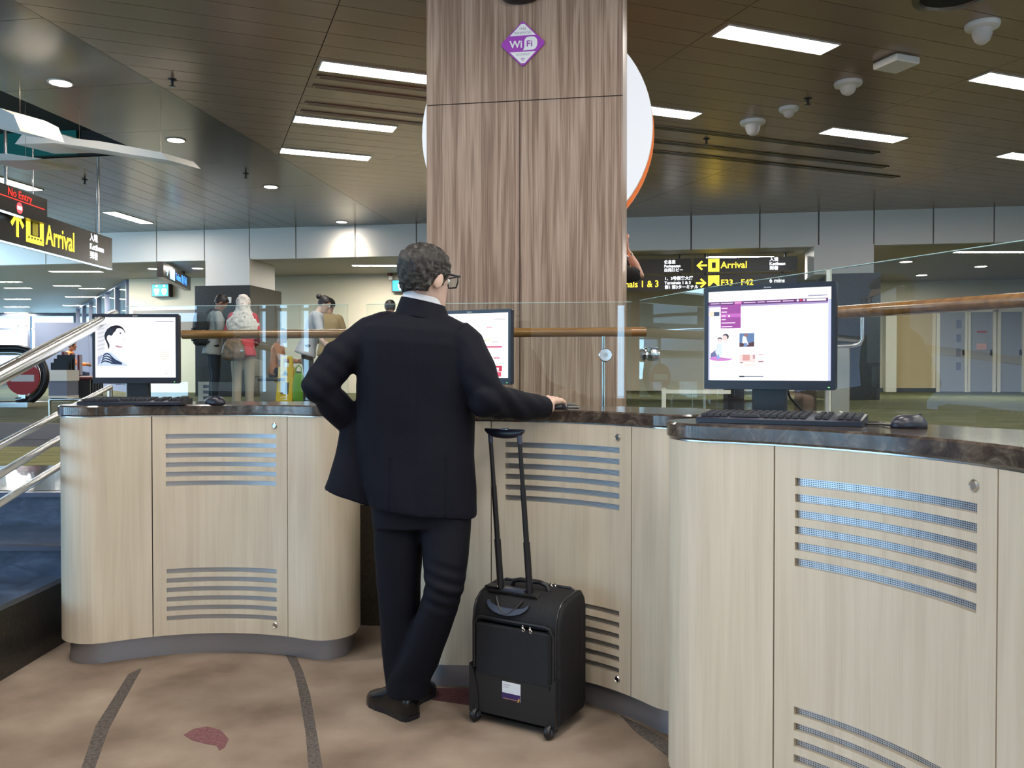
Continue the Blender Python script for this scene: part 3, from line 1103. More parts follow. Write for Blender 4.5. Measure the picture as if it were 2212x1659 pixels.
# round glowing sign behind the pillar
dd = PL.y + .162 * PL.x + (PD + .06) / VB.y
dc = P(1155, 282, 6.55)
dR = 250 * 6.55 / F
rs = thing('round_sign', 'large round white glowing sign behind the top of the wooden pillar', 'sign', (dc.x, line_d(dc.x, dd), dc.z), BA)
def disc(r, y0, y1, cx=0, cz=0, n=72):
    return MB().loft([[(cx + r * math.cos(2 * math.pi * j / n), y, cz + r * math.sin(2 * math.pi * j / n)) for j in range(n)] for y in (y0, y1)])


obj('face', disc(dR, 0, .03), 'disc_em', rs)
obj('rim', disc(dR + .004, .031, .07), 'white', rs)
obj('orange_backing', disc(dR - .005, .071, .10, .02, -.035), 'orange', rs)
obj('bracket', MB().box(-.3, .3, -.058, -.001, -.05, .05), 'steel', rs)


# ------------------------------------------------------------------ kiosks
def arcs(off=0.0):
    """front outline, left to right: (x, y) with y to the back; off>0 is inwards"""
    RR, rl, rr = .9, .18, .14
    pts = []
    a, b = .465, .40
    th = math.asin(a / RR)
    yl0 = -(RR - RR * math.cos(th)) 
    # left convex end
    c = Vector((-a - rl * math.sin(th), -(RR - math.sqrt(RR * RR - a * a)) + rl * math.cos(th)))
    pts.append((c.x - rl, .42))
    pts.append((c.x - rl, .30))
    for k in range(0, 11):
        q = math.pi + (math.pi / 2 + th) * k / 10
        pts.append((c.x + rl * math.cos(q), c.y + rl * math.sin(q)))
    for k in range(1, 24):
        x = -a + (a + b) * k / 24
        pts.append((x, -(RR - math.sqrt(RR * RR - x * x))))
    th2 = math.asin(b / RR)
    c2 = Vector((b + rr * math.sin(th2), -(RR - math.sqrt(RR * RR - b * b)) + rr * math.cos(th2)))
    for k in range(0, 11):
        q = 1.5 * math.pi - th2 + (math.pi / 2 + th2) * k / 10
        pts.append((c2.x + rr * math.cos(q), c2.y + rr * math.sin(q)))
    pts.append((c2.x + rr, .12))
    pts.append((c2.x + rr - .10, .34))
    pts.append((c2.x + rr - .20, .42))
    if off:
        out = []
        for i, p in enumerate(pts):
            u = Vector(pts[min(i + 1, len(pts) - 1)]) - Vector(pts[max(i - 1, 0)])
            u.normalize()
            n = Vector((-u.y, u.x))
            out.append((p[0] + n.x * off, p[1] + n.y * off))
        pts = out
    return pts


OUT = arcs()


def cut_at(x0, x1):
    """front outline between two x positions inside the concave part"""
    def y(x):
        return -(.9 - math.sqrt(.81 - x * x))
    n = max(2, int((x1 - x0) / .03))
    return [(x0 + (x1 - x0) * k / n, y(x0 + (x1 - x0) * k / n)) for k in range(n + 1)]


def shell(mb, pts, th, z0, z1):
    ins = []
    for i, p in enumerate(pts):
        u = Vector(pts[min(i + 1, len(pts) - 1)]) - Vector(pts[max(i - 1, 0)])
        u.normalize()
        ins.append((p[0] - u.y * th, p[1] + u.x * th))
    rings = []
    for p, q in zip(pts, ins):
        rings.append([(p[0], p[1], z0), (q[0], q[1], z0), (q[0], q[1], z1), (p[0], p[1], z1)])
    mb.loft(rings)


KZ0, KZ1, TOPZ = .10, 1.098, 1.15
SLOTS = [1.017 - .043 * k for k in range(6)] + [.403 - .043 * k for k in range(6)]
SH = .022
mm_side_l, mm_side_r, mm_door, mm_perf, mm_car, mm_pl, mm_top, mm_trim = [MB() for _ in range(8)]
iL = [p for p in OUT if p[0] < -.31 or p[1] > .0]
left = [p for p in OUT[:40] if p[0] < -.3075] + [(-.3075, -(.9 - math.sqrt(.81 - .3075 ** 2)))]
left = left[:]
right = [(.3075, -(.9 - math.sqrt(.81 - .3075 ** 2)))] + [p for p in OUT if p[0] > .3075]
shell(mm_side_l, left, .018, KZ0, KZ1)
shell(mm_side_r, right, .018, KZ0, KZ1)
zs = sorted([KZ0] + [s_ - SH for s_ in SLOTS] + SLOTS + [KZ1])
for i in range(len(zs) - 1):
    mid = (zs[i] + zs[i + 1]) / 2
    if any(s_ - SH < mid < s_ for s_ in SLOTS):
        shell(mm_door, cut_at(-.3035, -.25), .018, zs[i], zs[i + 1])
        shell(mm_door, cut_at(.25, .3035), .018, zs[i], zs[i + 1])
    else:
        shell(mm_door, cut_at(-.3035, .3035), .018, zs[i], zs[i + 1])
pf = [(x, y + .0165) for x, y in cut_at(-.28, .28)]
shell(mm_perf, pf, .003, -.145, .145)
mm_car.prism(arcs(.024), KZ0 + .004, KZ1 - .002)
mm_pl.prism(arcs(.035), 0, KZ0 + .004)
ot = arcs(-.008)
it_ = arcs(-.002)
mm_top.loft([[(x, y, KZ1 + .005) for x, y in it_], [(x, y, KZ1 + .011) for x, y in ot], [(x, y, TOPZ - .006) for x, y in ot], [(x, y, TOPZ) for x, y in it_]])
mm_trim.prism(arcs(.002), KZ1 + .0005, KZ1 + .0045)
KM = {'side_panel_l': mm_side_l.mesh('side_panel'), 'side_panel_r': mm_side_r.mesh('side_panel'), 'door': mm_door.mesh('door'), 'perf': mm_perf.mesh('perforated_sheet'),
      'carcass': mm_car.mesh('carcass'), 'plinth': mm_pl.mesh('plinth'), 'top': mm_top.mesh('countertop'), 'trim': mm_trim.mesh('trim_strip')}
for k in ('side_panel_l', 'side_panel_r', 'plinth', 'top', 'trim', 'perf'):
    KM[k].polygons.foreach_set('use_smooth', [True] * len(KM[k].polygons))
    sharp(KM[k], 25)
lock = MB().lathe([(.013, 0), (.013, .004), (.010, .007), (.0085, .0055), (.002, .0055)], 20).xf(Matrix.Rotation(R(90), 4, 'X'))
KM['lock'] = lock.mesh('lock')
slot_ = MB().box(-.0012, .0012, -.0075, -.005, -.006, .006)
KM['keyhole'] = slot_.mesh('keyhole')


def kiosk(x, y, deg, label):
    t = thing('kiosk', label, 'kiosk', (x, y, 0), R(deg), 'curved counter kiosks')
    obj('plinth', KM['plinth'], 'plinth', t)
    obj('carcass', KM['carcass'], 'dark', t)
    obj('side_panel', KM['side_panel_l'], 'pale', t)
    obj('side_panel', KM['side_panel_r'], 'pale', t)
    d = obj('door', KM['door'], 'pale', t)
    for z in (.285, .895):
        obj('perforated_sheet', KM['perf'], 'perf', d).location = (0, 0, z)
    for z in (1.055, .147):
        lx = .243
        l_ = obj('lock', KM['lock'], 'steel', d)
        l_.location = (lx, -(.9 - math.sqrt(.81 - lx * lx)) + .001, z)
        l_.rotation_euler = (0, 0, R(-15.6))
    obj('countertop', KM['top'], 'marble', t)
    obj('trim_strip', KM['trim'], 'steel', t)
    return t


K1 = (-1.32, 3.81, 0)
K2 = (.205, 3.265, -31)
K3 = (.908, 2.02, -61)
kiosk(*K1, 'pale wood kiosk with slotted door at left under the monitor showing a portrait')
kiosk(*K2, 'pale wood kiosk in the middle behind the suitcase')
kiosk(*K3, 'pale wood kiosk nearest to the camera at right')


def onk(K, lx, ly, z=TOPZ):
    a = R(K[2])
    return Vector((K[0] + lx * math.cos(a) - ly * math.sin(a), K[1] + lx * math.sin(a) + ly * math.cos(a), z))


# ------------------------------------------------------------------ monitors, keyboards, mice
def monitor(loc, deg, label):
    t = thing('computer_monitor', label, 'monitor', loc, R(deg), 'kiosk monitors')
    w, h, zb = .2075, .34, .092
    st = MB()
    st.lathe([(.11, 0), (.11, .008), (.10, .014), (.03, .016)], 32)
    obj('stand_base', st, 'black', t, True)
    obj('stand_neck', MB().cbox((0, .035, .012 + .09), .11, .03, .18, .006), 'black', t)
    b = MB()
    b.cbox((0, .022, zb + h / 2), 2 * w, .032, h, .006)
    obj('housing', b, 'bezel', t)
    b = MB()
    b.cbox((0, .05, zb + h / 2 + .01), w * 1.5, .03, h * .6, .012)
    obj('rear_cover', b, 'black', t)
    # bezel frame, proud of the screen
    f = MB()
    bw_, bt, bb = .014, .017, .030
    y0, y1 = -.002, .0065
    f.box(-w + .001, w - .001, y0, y1, zb + .001, zb + bb)
    f.box(-w + .001, w - .001, y0, y1, zb + h - bt, zb + h - .001)
    f.box(-w + .001, -w + bw_, y0, y1, zb + bb, zb + h - bt)
    f.box(w - bw_, w - .001, y0, y1, zb + bb, zb + h - bt)
    fr = obj('bezel', f, 'bezel', t)
    text('lenovo', .0085, 'signwhite', fr, (0, -.0025, zb + h - .0125), align='CENTER', ext=.0004)
    b = MB()
    for k in range(5):
        b.box(.055 + k * .022, .073 + k * .022, -.0035, -.002, zb + .008, zb + .011)
    obj('buttons', b, 'black', fr)
    obj('power_light', MB().box(w - .022, w - .017, -.0035, -.002, zb + .0075, zb + .0105), scr('green_led', (.2, 1, .2), 1.5), fr)
    s_ = obj('screen', MB().box(-w + bw_, w - bw_, .002, .006, zb + bb, zb + h - bt), 'scr', t)
    x0, x1, z0, z1 = -w + bw_, w - bw_, zb + bb, zb + h - bt
    lay = [0]

    def shape(uv, col, nm='picture_patch', s=1.0):
        lay[0] += 1
        y = .002 - .00006 * lay[0]
        pl = [(x0 + (x1 - x0) * u, z0 + (z1 - z0) * v) for u, v in uv]
        key = 'scr_%02x%02x%02x' % tuple(int(c * 255) for c in col)
        me = MB()
        me.add([(p[0], y, p[1]) for p in pl], [tuple(range(len(pl)))])
        m_ = scr(key, tuple(c ** 2.2 for c in col), s)
        bm = bmesh.new()
        ms = me.mesh(nm, fix=False)
        bm.from_mesh(ms)
        bmesh.ops.triangulate(bm, faces=bm.faces)
        bm.to_mesh(ms)
        bm.free()
        return obj(nm, ms, m_, s_)

    def rect(u0, u1, v0, v1, col, nm='picture_patch'):
        return shape([(u0, v0), (u1, v0), (u1, v1), (u0, v1)], col, nm)

    def ell(u, v, ru, rv, col, nm='picture_patch', n=14):
        return shape([(u + ru * math.cos(2 * math.pi * k / n), v + rv * math.sin(2 * math.pi * k / n)) for k in range(n)], col, nm)
    return t, shape, rect, ell


# left monitor: portrait page
ml = P(293, 800, 4.06)
ml.z = TOPZ
t, shp, rct, ell = monitor((ml.x, ml.y, TOPZ), 1.5, 'monitor on the left kiosk showing a portrait in a striped shirt')
def q_(pts):
    return [((x - 185) / 1260, (1078 - y) / 933) for x, y in pts]


shp(q_([(218, 900), (218, 300), (330, 240), (420, 240), (340, 420), (330, 700), (250, 900)]), (.90, .90, .93), 'photo_background')
for k in range(6):
    shp(q_([(218, 330 + k * 62), (325, 300 + k * 62), (325, 322 + k * 62), (218, 352 + k * 62)]), (.80, .80, .82), 'photo_background')
shp(q_([(218, 900), (218, 760), (300, 720), (300, 900)]), (.62, .65, .78), 'photo_background')
shp(q_([(385, 632), (370, 560), (335, 485), (325, 430), (340, 380), (375, 325), (430, 285), (500, 268), (560, 272), (610, 300), (640, 340), (656, 385), (650, 402), (630, 350), (590, 320), (545, 312), (520, 325), (500, 360), (470, 390), (450, 425), (430, 432), (400, 420), (375, 432), (364, 470), (378, 512), (402, 552), (408, 585), (400, 632)]), (.12, .11, .17), 'portrait_hair')
shp(q_([(560, 388), (575, 376), (592, 384), (590, 402), (572, 404)]), (.35, .34, .40), 'portrait_eye')
shp(q_([(604, 482), (645, 476), (648, 484), (606, 490)]), (.75, .66, .66), 'portrait_mouth')
shp(q_([(595, 508), (650, 500), (640, 508), (598, 514)]), (.78, .70, .70), 'portrait_mouth')
shp(q_([(495, 572), (560, 592), (635, 600), (590, 616), (540, 616), (505, 600)]), (.72, .55, .60), 'portrait_neck')
shp(q_([(404, 455), (420, 460), (424, 480), (410, 478)]), (.80, .72, .72), 'portrait_ear')
shp(q_([(222, 898), (250, 850), (300, 722), (350, 682), (430, 690), (500, 745), (570, 815), (660, 862), (690, 885), (690, 898)]), (.78, .85, .95), 'portrait_shirt')
for k in range(5):
    d_ = k * 38
    o_ = -k * 12
    if k < 4:
        up_ = [(302 + o_, 735 + d_), (330 + o_, 706 + d_), (370 + o_, 698 + d_), (410 + o_ * .3, 712 + d_), (445, 752 + d_ * .8), (500, 800 + d_ * .45), (600, 848 + d_ * .2)]
        dn_ = [(600, 858 + d_ * .2), (490, 822 + d_ * .45), (438, 776 + d_ * .8), (405 + o_ * .3, 734 + d_), (370 + o_, 718 + d_), (335 + o_, 728 + d_), (306 + o_, 752 + d_)]
        shp(q_([(x, min(y, 896)) for x, y in up_ + dn_]), (.16, .19, .32), 'portrait_stripe')
rct(.752, .98, .924, .938, (.62, .62, .70), 'text_bar')
for a, b, c in ((.43, .52, .70), (.57, .63, .70), (.68, .74, .70), (.43, .54, .622), (.60, .68, .622), (.70, .85, .622)):
    rct(a, b, c, c + .012, (.93, .93, .94), 'text_bar')
for k, w_ in enumerate((.035, .06, .068, .068, .06, .035)):
    rct(.863 - w_, .863 + w_, .29 + k * .029, .305 + k * .029, (.94, .88, .82) if k != 2 else (.93, .85, .76), 'seal_band')
ell(.885, .10, .026, .035, (.86, .86, .88), 'icon')
ell(.885, .102, .018, .026, (.98, .98, 1), 'icon')
rct(.86, .905, .057, .064, (.6, .6, .6), 'text_bar')

# middle monitor, mostly hidden by the man
mr = P(1104, 750, 3.72)
a_ = R(-24)
mc = Vector((mr.x - .2075 * math.cos(a_), mr.y - .2075 * math.sin(a_)))
t, shp, rct, ell = monitor((mc.x, mc.y, TOPZ), -24, 'monitor on the middle kiosk half hidden by the man in the suit')
rct(.81, .96, .895, .905, (.55, .55, .60), 'text_bar')
ell(.27, .95, .012, .016, (.8, .8, .86), 'icon')
ell(.33, .95, .012, .016, (.8, .8, .86), 'icon')
for a, b, c, d, col in ((.72, .79, .77, .79, (.90, .70, .75)), (.66, .78, .57, .60, (.90, .90, .75)), (.79, .88, .62, .635, (.90, .85, .86)), (.79, .88, .545, .56, (.75, .70, .72)), (.68, .92, .465, .49, (.84, .28, .42)),
                        (.81, .89, .295, .32, (.86, .55, .60)), (.84, .92, .21, .225, (.85, .85, .80)), (.82, .92, .10, .19, (.80, .12, .25)), (.84, .91, .02, .09, (.85, .3, .4)), (.84, .88, .11, .16, (1, .9, .92))):
    rct(a, b, c, d, col, 'page_block')
rct(.1, .6, .30, .80, (.93, .93, .97), 'page_block')

# right monitor: web page
m0, m1 = P(1521, 730, 2.79), P(1806, 730, 2.585)
t, shp, rct, ell = monitor(((m0.x + m1.x) / 2, (m0.y + m1.y) / 2, TOPZ), math.degrees(math.atan2(m1.y - m0.y, m1.x - m0.x)), 'monitor on the right kiosk showing a web page with a purple menu')
rct(0, .013, 0, .83, (.80, .80, .96), 'page_margin')
rct(.976, 1, 0, .87, (.78, .80, .98), 'page_margin')
rct(0, .975, .825, .845, (.66, .58, .78), 'page_banner')
rct(0, .975, .845, .885, (.38, .15, .42), 'menu_bar')
for a, b in ((.02, .095), (.105, .21), (.30, .40), (.415, .475), (.49, .605), (.62, .71)):
    rct(a, b, .861, .871, (.92, .80, .92), 'menu_word')
rct(.22, .285, .845, .885, (.70, .25, .60), 'menu_tab')
rct(.225, .28, .861, .871, (.95, .75, .92), 'menu_word')
rct(.81, .96, .855, .878, (1, .98, 1), 'search_box')
ell(.74, .867, .010, .012, (.98, .9, .98), 'icon')
ell(.765, .867, .010, .012, (.80, .2, .3), 'icon')
ell(.79, .867, .010, .012, (.9, .8, .9), 'icon')
rct(.105, .277, .585, .846, (.62, .26, .60), 'drop_menu')
rct(.105, .277, .708, .748, (.78, .40, .76), 'menu_highlight')
for v, b in ((.81, .165), (.768, .16), (.724, .15), (.684, .15), (.645, .23), (.603, .205)):
    rct(.113, b, v - .006, v + .006, (.97, .88, .97), 'menu_word')
ell(.178, .722, .008, .012, (1, 1, 1), 'hand_pointer')
rct(.02, .102, .775, .81, (.97, .97, 1), 'page_block')
rct(.045, .095, .725, .772, (.25, .28, .40), 'page_block')
ell(.025, .748, .024, .033, (.94, .88, .78), 'round_badge')
for u in (.03, .13, .185, .235, .285):
    ell(u, .955, .012, .016, (.82, .82, .90), 'icon')
    ell(u, .957, .008, .011, (1, 1, 1), 'icon')
rct(.82, .97, .905, .92, (.66, .66, .74), 'text_bar')
# family picture
rct(.02, .22, .36, .38, (1, 1, 1))
shp([(.02, .30), (.08, .36), (.10, .30), (.09, .22), (.02, .24)], (.42, .42, .60))
ell(.11, .245, .10, .03, (.80, .50, .78))
ell(.15, .49, .028, .035, (.25, .2, .25), 'portrait_hair')
ell(.142, .475, .022, .032, (.95, .82, .80), 'portrait_face')
shp([(.10, .26), (.11, .40), (.15, .44), (.195, .42), (.21, .30), (.20, .24)], (.95, .95, .98), 'portrait_shirt')
ell(.10, .465, .02, .022, (.35, .3, .35), 'portrait_hair')
ell(.10, .445, .018, .024, (.95, .85, .84), 'portrait_face')
shp([(.06, .32), (.08, .42), (.115, .42), (.12, .30), (.09, .24)], (.85, .90, .94), 'portrait_shirt')
shp([(.07, .25), (.09, .30), (.10, .24)], (.5, .65, .92))
rct(.267, .392, .374, .525, (.38, .48, .66), 'photo_background')
shp([(.267, .374), (.267, .42), (.33, .41), (.392, .43), (.392, .374)], (.32, .18, .20))
shp([(.29, .42), (.295, .49), (.32, .50), (.335, .43), (.345, .40), (.33, .39)], (.92, .92, .95), 'portrait_shirt')
ell(.323, .502, .016, .018, (.6, .4, .38), 'portrait_face')
shp([(.30, .375), (.31, .42), (.335, .41), (.33, .375)], (.45, .55, .75))
rct(.267, .40, .20, .29, (.96, .86, .85), 'photo_background')
rct(.295, .355, .22, .285, (.86, .62, .60))
rct(.38, .40, .24, .285, (.78, .60, .62))
rct(.425, .47, .28, .292, (.90, .70, .72))
rct(.425, .47, .20, .215, (.72, .5, .52))
rct(.27, .30, .19, .20, (.55, .3, .32))
rct(.305, .41, .165, .175, (.95, .80, .75))
rct(.267, .31, .035, .05, (.22, .22, .26), 'text_bar')
rct(.31, .47, .037, .048, (.52, .54, .60), 'text_bar')

KEY = MB().loft([[(-.0085, -.0085, 0), (.0085, -.0085, 0), (.0085, .0085, 0), (-.0085, .0085, 0)], [(-.0065, -.007, .008), (.0065, -.007, .008), (.0065, .006, .008), (-.0065, .006, .008)]]).mesh('key')


def keyboard(loc, deg, label):
    t = thing('keyboard', label, 'keyboard', loc, R(deg), 'kiosk keyboards')
    w, d = .228, .078
    b = MB()
    prof = [(-d, .0), (-d, .012), (-d + .01, .016), (d - .012, .028), (d, .024), (d, 0)]
    b.loft([[(-w, y, z) for y, z in prof], [(w, y, z) for y, z in prof]])
    obj('base', b, 'bezel', t)
    for sx in (-1, 1):
        obj('foot', MB().box(sx * .18 - .015, sx * .18 + .015, d - .03, d - .015, -.0, .01), 'black', t)
    for r_ in range(6):
        y = -d + .026 + r_ * .0192 + (.008 if r_ == 5 else 0)
        z = .0165 + (y + d) / (2 * d) * .0105
        skip = {0: (4, 5, 6, 7, 8)}.get(r_, ())
        for c in range(22):
            if c in skip or c == 15 or (c == 18 and True):
                continue
            x = -w + .018 + c * .0201
            k = obj('key', KEY, 'key', t)
            k.location = (x, y, z)
        if r_ == 0:
            k = obj('space_key', KEY, 'key', t)
            k.location = (-w + .018 + 6 * .0201, y, z)
            k.scale = (5.2, 1, 1)
    return t


keyboard((-1.715, 3.80, TOPZ + .001), 2, 'black keyboard on the left kiosk in front of the portrait monitor')
keyboard((.782, 2.425, TOPZ + .001), -29, 'black keyboard on the right kiosk')
kp = onk(K2, -.50, .02)
keyboard((kp.x, kp.y, TOPZ + .001), -26, 'black keyboard on the middle kiosk hidden in front of the man in the suit')


def mouse(loc, deg, label):
    t = thing('computer_mouse', label, 'mouse', loc, R(deg), 'kiosk mice')
    rings = []
    for i in range(9):
        a = math.pi / 2 * i / 8
        s_, z = math.cos(a) ** .55, .036 * math.sin(a) ** .9
        s_ = max(s_, .04)
        rings.append([(.031 * s_ * math.cos(q), .055 * s_ * math.sin(q) * (1 if math.sin(q) < 0 else .96), z + .0) for q in [2 * math.pi * j / 24 for j in range(24)]])
    obj('shell', MB().loft(rings), 'bezel', t, True, angle=180)
    obj('wheel', MB().cyl((-.003, .03, .030), (.003, .03, .030), .008, 14), 'black', t, True)
    return t


mp = P(1964, 914, 2.22)
mouse((mp.x, mp.y, TOPZ), -75, 'black computer mouse on the right kiosk beside the keyboard')
mp2 = P(464, 868, 3.83)
mouse((mp2.x, mp2.y, TOPZ), 70, 'dark computer mouse on the left kiosk right of the keyboard')
cab = obj('mouse_cable', MB().tube([(.985, 2.34, TOPZ + .006), (1.0, 2.33, TOPZ + .004), (1.03, 2.31, TOPZ + .004), (mp.x - .035, mp.y + .03, TOPZ + .005)], .003, 8), 'black', smooth=True)
tag(cab, 'thin black cable between keyboard and mouse on the right kiosk', 'cable')
mx_, my_ = (m0.x + m1.x) / 2, (m0.y + m1.y) / 2
cab = obj('monitor_cable', MB().tube([(mx_ + .07, my_ + .03, 1.255), (mx_ + .09, my_ + .05, 1.215), (mx_ + .13, my_ + .06, 1.175), (mx_ + .17, my_ + .09, TOPZ + .006), (mx_ + .21, my_ + .12, TOPZ + .005)], .004, 8), 'black', smooth=True)
tag(cab, 'black cable hanging from the right monitor behind its stand', 'cable')

# ------------------------------------------------------------------ glass balustrades, handrail, posts
ZG = 1.645


def gpanel(A, B, label, z0=ZL + .045, z1=ZG, stand=()):
    A, B = Vector(A), Vector(B)
    u = (B - A)
    L = u.length
    t = thing('glass_balustrade', label, 'glass panel', (A.x, A.y, z0), math.atan2(u.y, u.x), 'glass panels behind the kiosks')
    obj('pane', MB().box(0, L, -.006, .006, 0, z1 - z0), 'glass', t)
    M.setdefault('glassedge', mat('polished_glass_edge', (.55, .75, .70), .15, spec=.6))
    obj('top_edge', MB().box(0, L, -.0062, .0062, z1 - z0, z1 - z0 + .002), 'glassedge', t)
    for s_ in stand:
        k = obj('standoff', MB().lathe([(.034, -.05), (.034, -.012), (.03, -.007), (.012, -.006), (.012, .03)], 24).xf(Matrix.Rotation(R(90), 4, 'X')), 'steel', t, True)
        k.location = (s_ * L, -.0, P(1306, 766, 4.05).z - z0)
        obj('standoff_disc', MB().lathe([(.033, .012), (.033, .0185), (.030, .021), (.003, .021)], 24).xf(Matrix.Rotation(R(90), 4, 'X')), 'chrome', k, True)
    return t


def on_line(px, A, B):
    """where the view through picture column px meets the plan line A-B"""
    k = (px - CX) / F
    A, B = Vector(A), Vector(B)
    # A + s(B-A): x = k*y
    s_ = (k * A.y - A.x) / ((B.x - A.x) - k * (B.y - A.y))
    return A + (B - A) * s_


gA, gB = Vector((-2.10, 4.43)), Vector((.585, 4.135))
g0, g1, g2, g3 = (on_line(px, gA, gB) for px in (272, 752, 794, 1364))
gpanel(g0, g1, 'clear glass panel behind the left kiosk')
gpanel(g1 + (g2 - g1) * .96, g3, 'clear glass panel in front of the wooden pillar', stand=(.905,))
h0, h1 = Vector((.625, 4.05)), Vector((.80, 3.46))
gpanel(h0, h1, 'short clear glass panel right of the pillar with a round fixing', stand=(.12,))
h2 = on_line(1788, (.81, 3.44), (1.36, 2.17))
gpanel(Vector((.81, 3.43)), h2 - Vector((.004, -.01)), 'clear glass panel behind the right monitor')
gpanel(h2 + Vector((.006, -.014)), Vector((1.50, 1.86)), 'clear glass panel at the right picture edge behind the mouse')
gpanel(Vector((1.51, 1.83)), Vector((2.05, .62)), 'clear glass panel beyond the right picture edge')

# bright glass edge post between the two right panels
obj_ = MB().box(-.008, .008, -.004, .004, 0, ZG - ZL - .05)
o = tag(obj('glass_joint', obj_, 'doorframe'), 'pale vertical strip joining two glass panels behind the right monitor', 'strip')
o.location = (h2.x + .002, h2.y - .002, ZL + .05)
o.rotation_euler = (0, 0, R(-65))

RO = .11
def rail_pts(px, d, y):
    return P(px, y, d)


rl = thing('wooden_handrail', 'varnished wooden handrail running behind the left and middle kiosks', 'handrail', (0, 0, 0))
r0, r1 = P(395, 719, 4.56), P(1396, 714, 4.24)
r0.z = r1.z = 1.503
obj('rail', MB().tube([r0, r1], .024, 16), 'rail', rl, True)
for px in (1310,):
    q = r0 + (r1 - r0) * ((px - 395) / 1001)
    obj('rail_post', MB().cyl((q.x, q.y, ZL), (q.x, q.y, q.z - .02), .011, 12), 'steel', rl, True)
    obj('rail_bracket', MB().cyl((q.x, q.y, q.z - .03), (q.x, q.y, q.z), .006, 10), 'steel', rl, True)
rl2 = thing('wooden_handrail', 'varnished wooden handrail rising to the right behind the right monitor', 'handrail', (0, 0, 0))
ra, rb = P(1640, 680, 3.55), P(2330, 632, 2.55)
ra.z = rb.z = 1.53
obj('rail', MB().tube([ra, rb], .025, 16), 'rail', rl2, True)
for s_ in (.04, .96):
    q = ra + (rb - ra) * s_
    obj('rail_bracket', MB().tube([(q.x, q.y, q.z - .02), (q.x, q.y, q.z - .07), (q.x + .02, q.y + .01, q.z - .09)], .007, 10), 'steel', rl2, True)

# post right behind the right monitor with bent pipe, and small pale post
pp = P(1816, 830, 3.6)
t = thing('metal_post', 'flat metal post beyond the glass right of the right monitor', 'post', (pp.x, pp.y, ZL), R(-30))
obj('upright', MB().box(-.035, .035, -.01, .01, 0, P(1816, 752, 3.6).z - ZL), 'postmetal', t)
zt = P(1816, 752, 3.6).z - ZL
obj('curved_arm', MB().tube([(-.05, 0, zt + .008), (.05, 0, zt + .008), (.075, 0, zt + .015), (.085, 0, zt + .035), (.085, 0, zt + .15)], .008, 10), 'steel', t, True)
pp = P(1434, 850, 5.4)
t = thing('metal_post', 'slim pale post beyond the glass right of the pillar', 'post', (pp.x, pp.y, ZL), R(-10))
obj('upright', MB().box(-.014, .014, -.014, .014, 0, P(1434, 838, 5.4).z - ZL), 'doorframe', t)
obj('top_bar', MB().box(.0145, .42, -.01, .01, P(1434, 850, 5.4).z - ZL, P(1434, 842, 5.4).z - ZL), 'doorframe', t)
obj('foot', MB().box(-.03, .03, -.03, .03, 0, .012), 'doorframe', t)

# stainless handrails of the stairs
hr = thing('stair_handrail', 'polished stainless steel handrail of the stairs at the left edge', 'handrail', (0, 0, 0))
a, b, c = P(-40, 832, 2.15), P(200, 704, 3.72), P(246, 678, 4.6)
obj('top_rail', MB().tube([a, b, P(228, 688, 4.25), c, P(250, 690, 4.75)], .0255, 18), 'steel', hr, True)
for (x0, y0, x1, y1), d0, d1, r_ in (((-30, 978, 238, 836), 3.0, 5.2, .0155), ((-30, 1042, 238, 883), 3.0, 5.2, .0155), ((-30, 1106, 238, 939), 3.0, 5.2, .0155)):
    obj('lower_rail', MB().tube([P(x0, y0, d0), P(x1, y1, d1)], r_, 14), 'steel', hr, True)
q = P(238, 900, 5.2)
obj('post', MB().cyl((q.x, q.y, ZL - .01), (q.x, q.y, P(238, 833, 5.2).z), .017, 12), 'steel', hr, True)
q = P(-33, 830, 2.2)
obj('post', MB().cyl((q.x, q.y, 0), (q.x, q.y, q.z), .019, 14), 'steel', hr, True)

# phone
pp = P(1224, 884, 3.44)
t = thing('mobile_phone', 'silver mobile phone lying on the middle kiosk beside the hand', 'phone', (pp.x, pp.y, TOPZ), R(-8))
obj('body', MB().cbox((0, 0, .007), .105, .05, .013, .003), 'chrome', t)
obj('cover', MB().cbox((-.01, .01, .0175), .085, .045, .007, .002), 'steel', t)
obj('side_button', MB().box(-.012, .006, -.027, -.025, .006, .009), 'black', t)

# ------------------------------------------------------------------ suitcase
sc_ = thing('suitcase', 'black fabric cabin suitcase with raised telescopic handle standing beside the man', 'suitcase', (.006, 3.02, 0), R(-30))
prof = [(.0, .035), (.0, .37), (.006, .415), (.022, .447), (.05, .468), (.09, .478), (.17, .486), (.20, .480), (.222, .46), (.23, .43), (.23, .06), (.215, .035)]
wX = .188


def case_ring(x, ins, lower=0.0):
    out = []
    cy, cz = .115, .26
    for y, z in prof:
        out.append((x, cy + (y - cy) * (1 - ins), cz + (z - cz) * (1 - ins * .55) - lower))
    return out


b = MB()
b.loft([case_ring(-wX, .14), case_ring(-wX + .006, .05), case_ring(-wX + .02, 0), case_ring(-.06, 0, -.003), case_ring(.06, 0, -.003), case_ring(wX - .02, 0), case_ring(wX - .006, .05), case_ring(wX, .14)])
obj('body', b, 'caseblack', sc_, True)
for x in (-wX + .017, wX - .017):
    pts = [(x, y, z) for y, z in prof] + [(x, prof[0][0], prof[0][1])]
    obj('piping', MB().tube(pts, .0042, 8), 'casepipe', sc_, True)
obj('pocket', MB().cbox((0, -.006, .275), .318, .024, .205, .011), 'caseblack', sc_)
zp = [(-.165, -.006, .20), (-.165, -.006, .36), (-.150, -.008, .388), (-.13, -.008, .392), (.13, -.008, .392), (.150, -.008, .388), (.165, -.006, .36), (.165, -.006, .20)]
obj('pocket_zipper', MB().tube(zp, .0055, 8), 'casepipe', sc_, True)
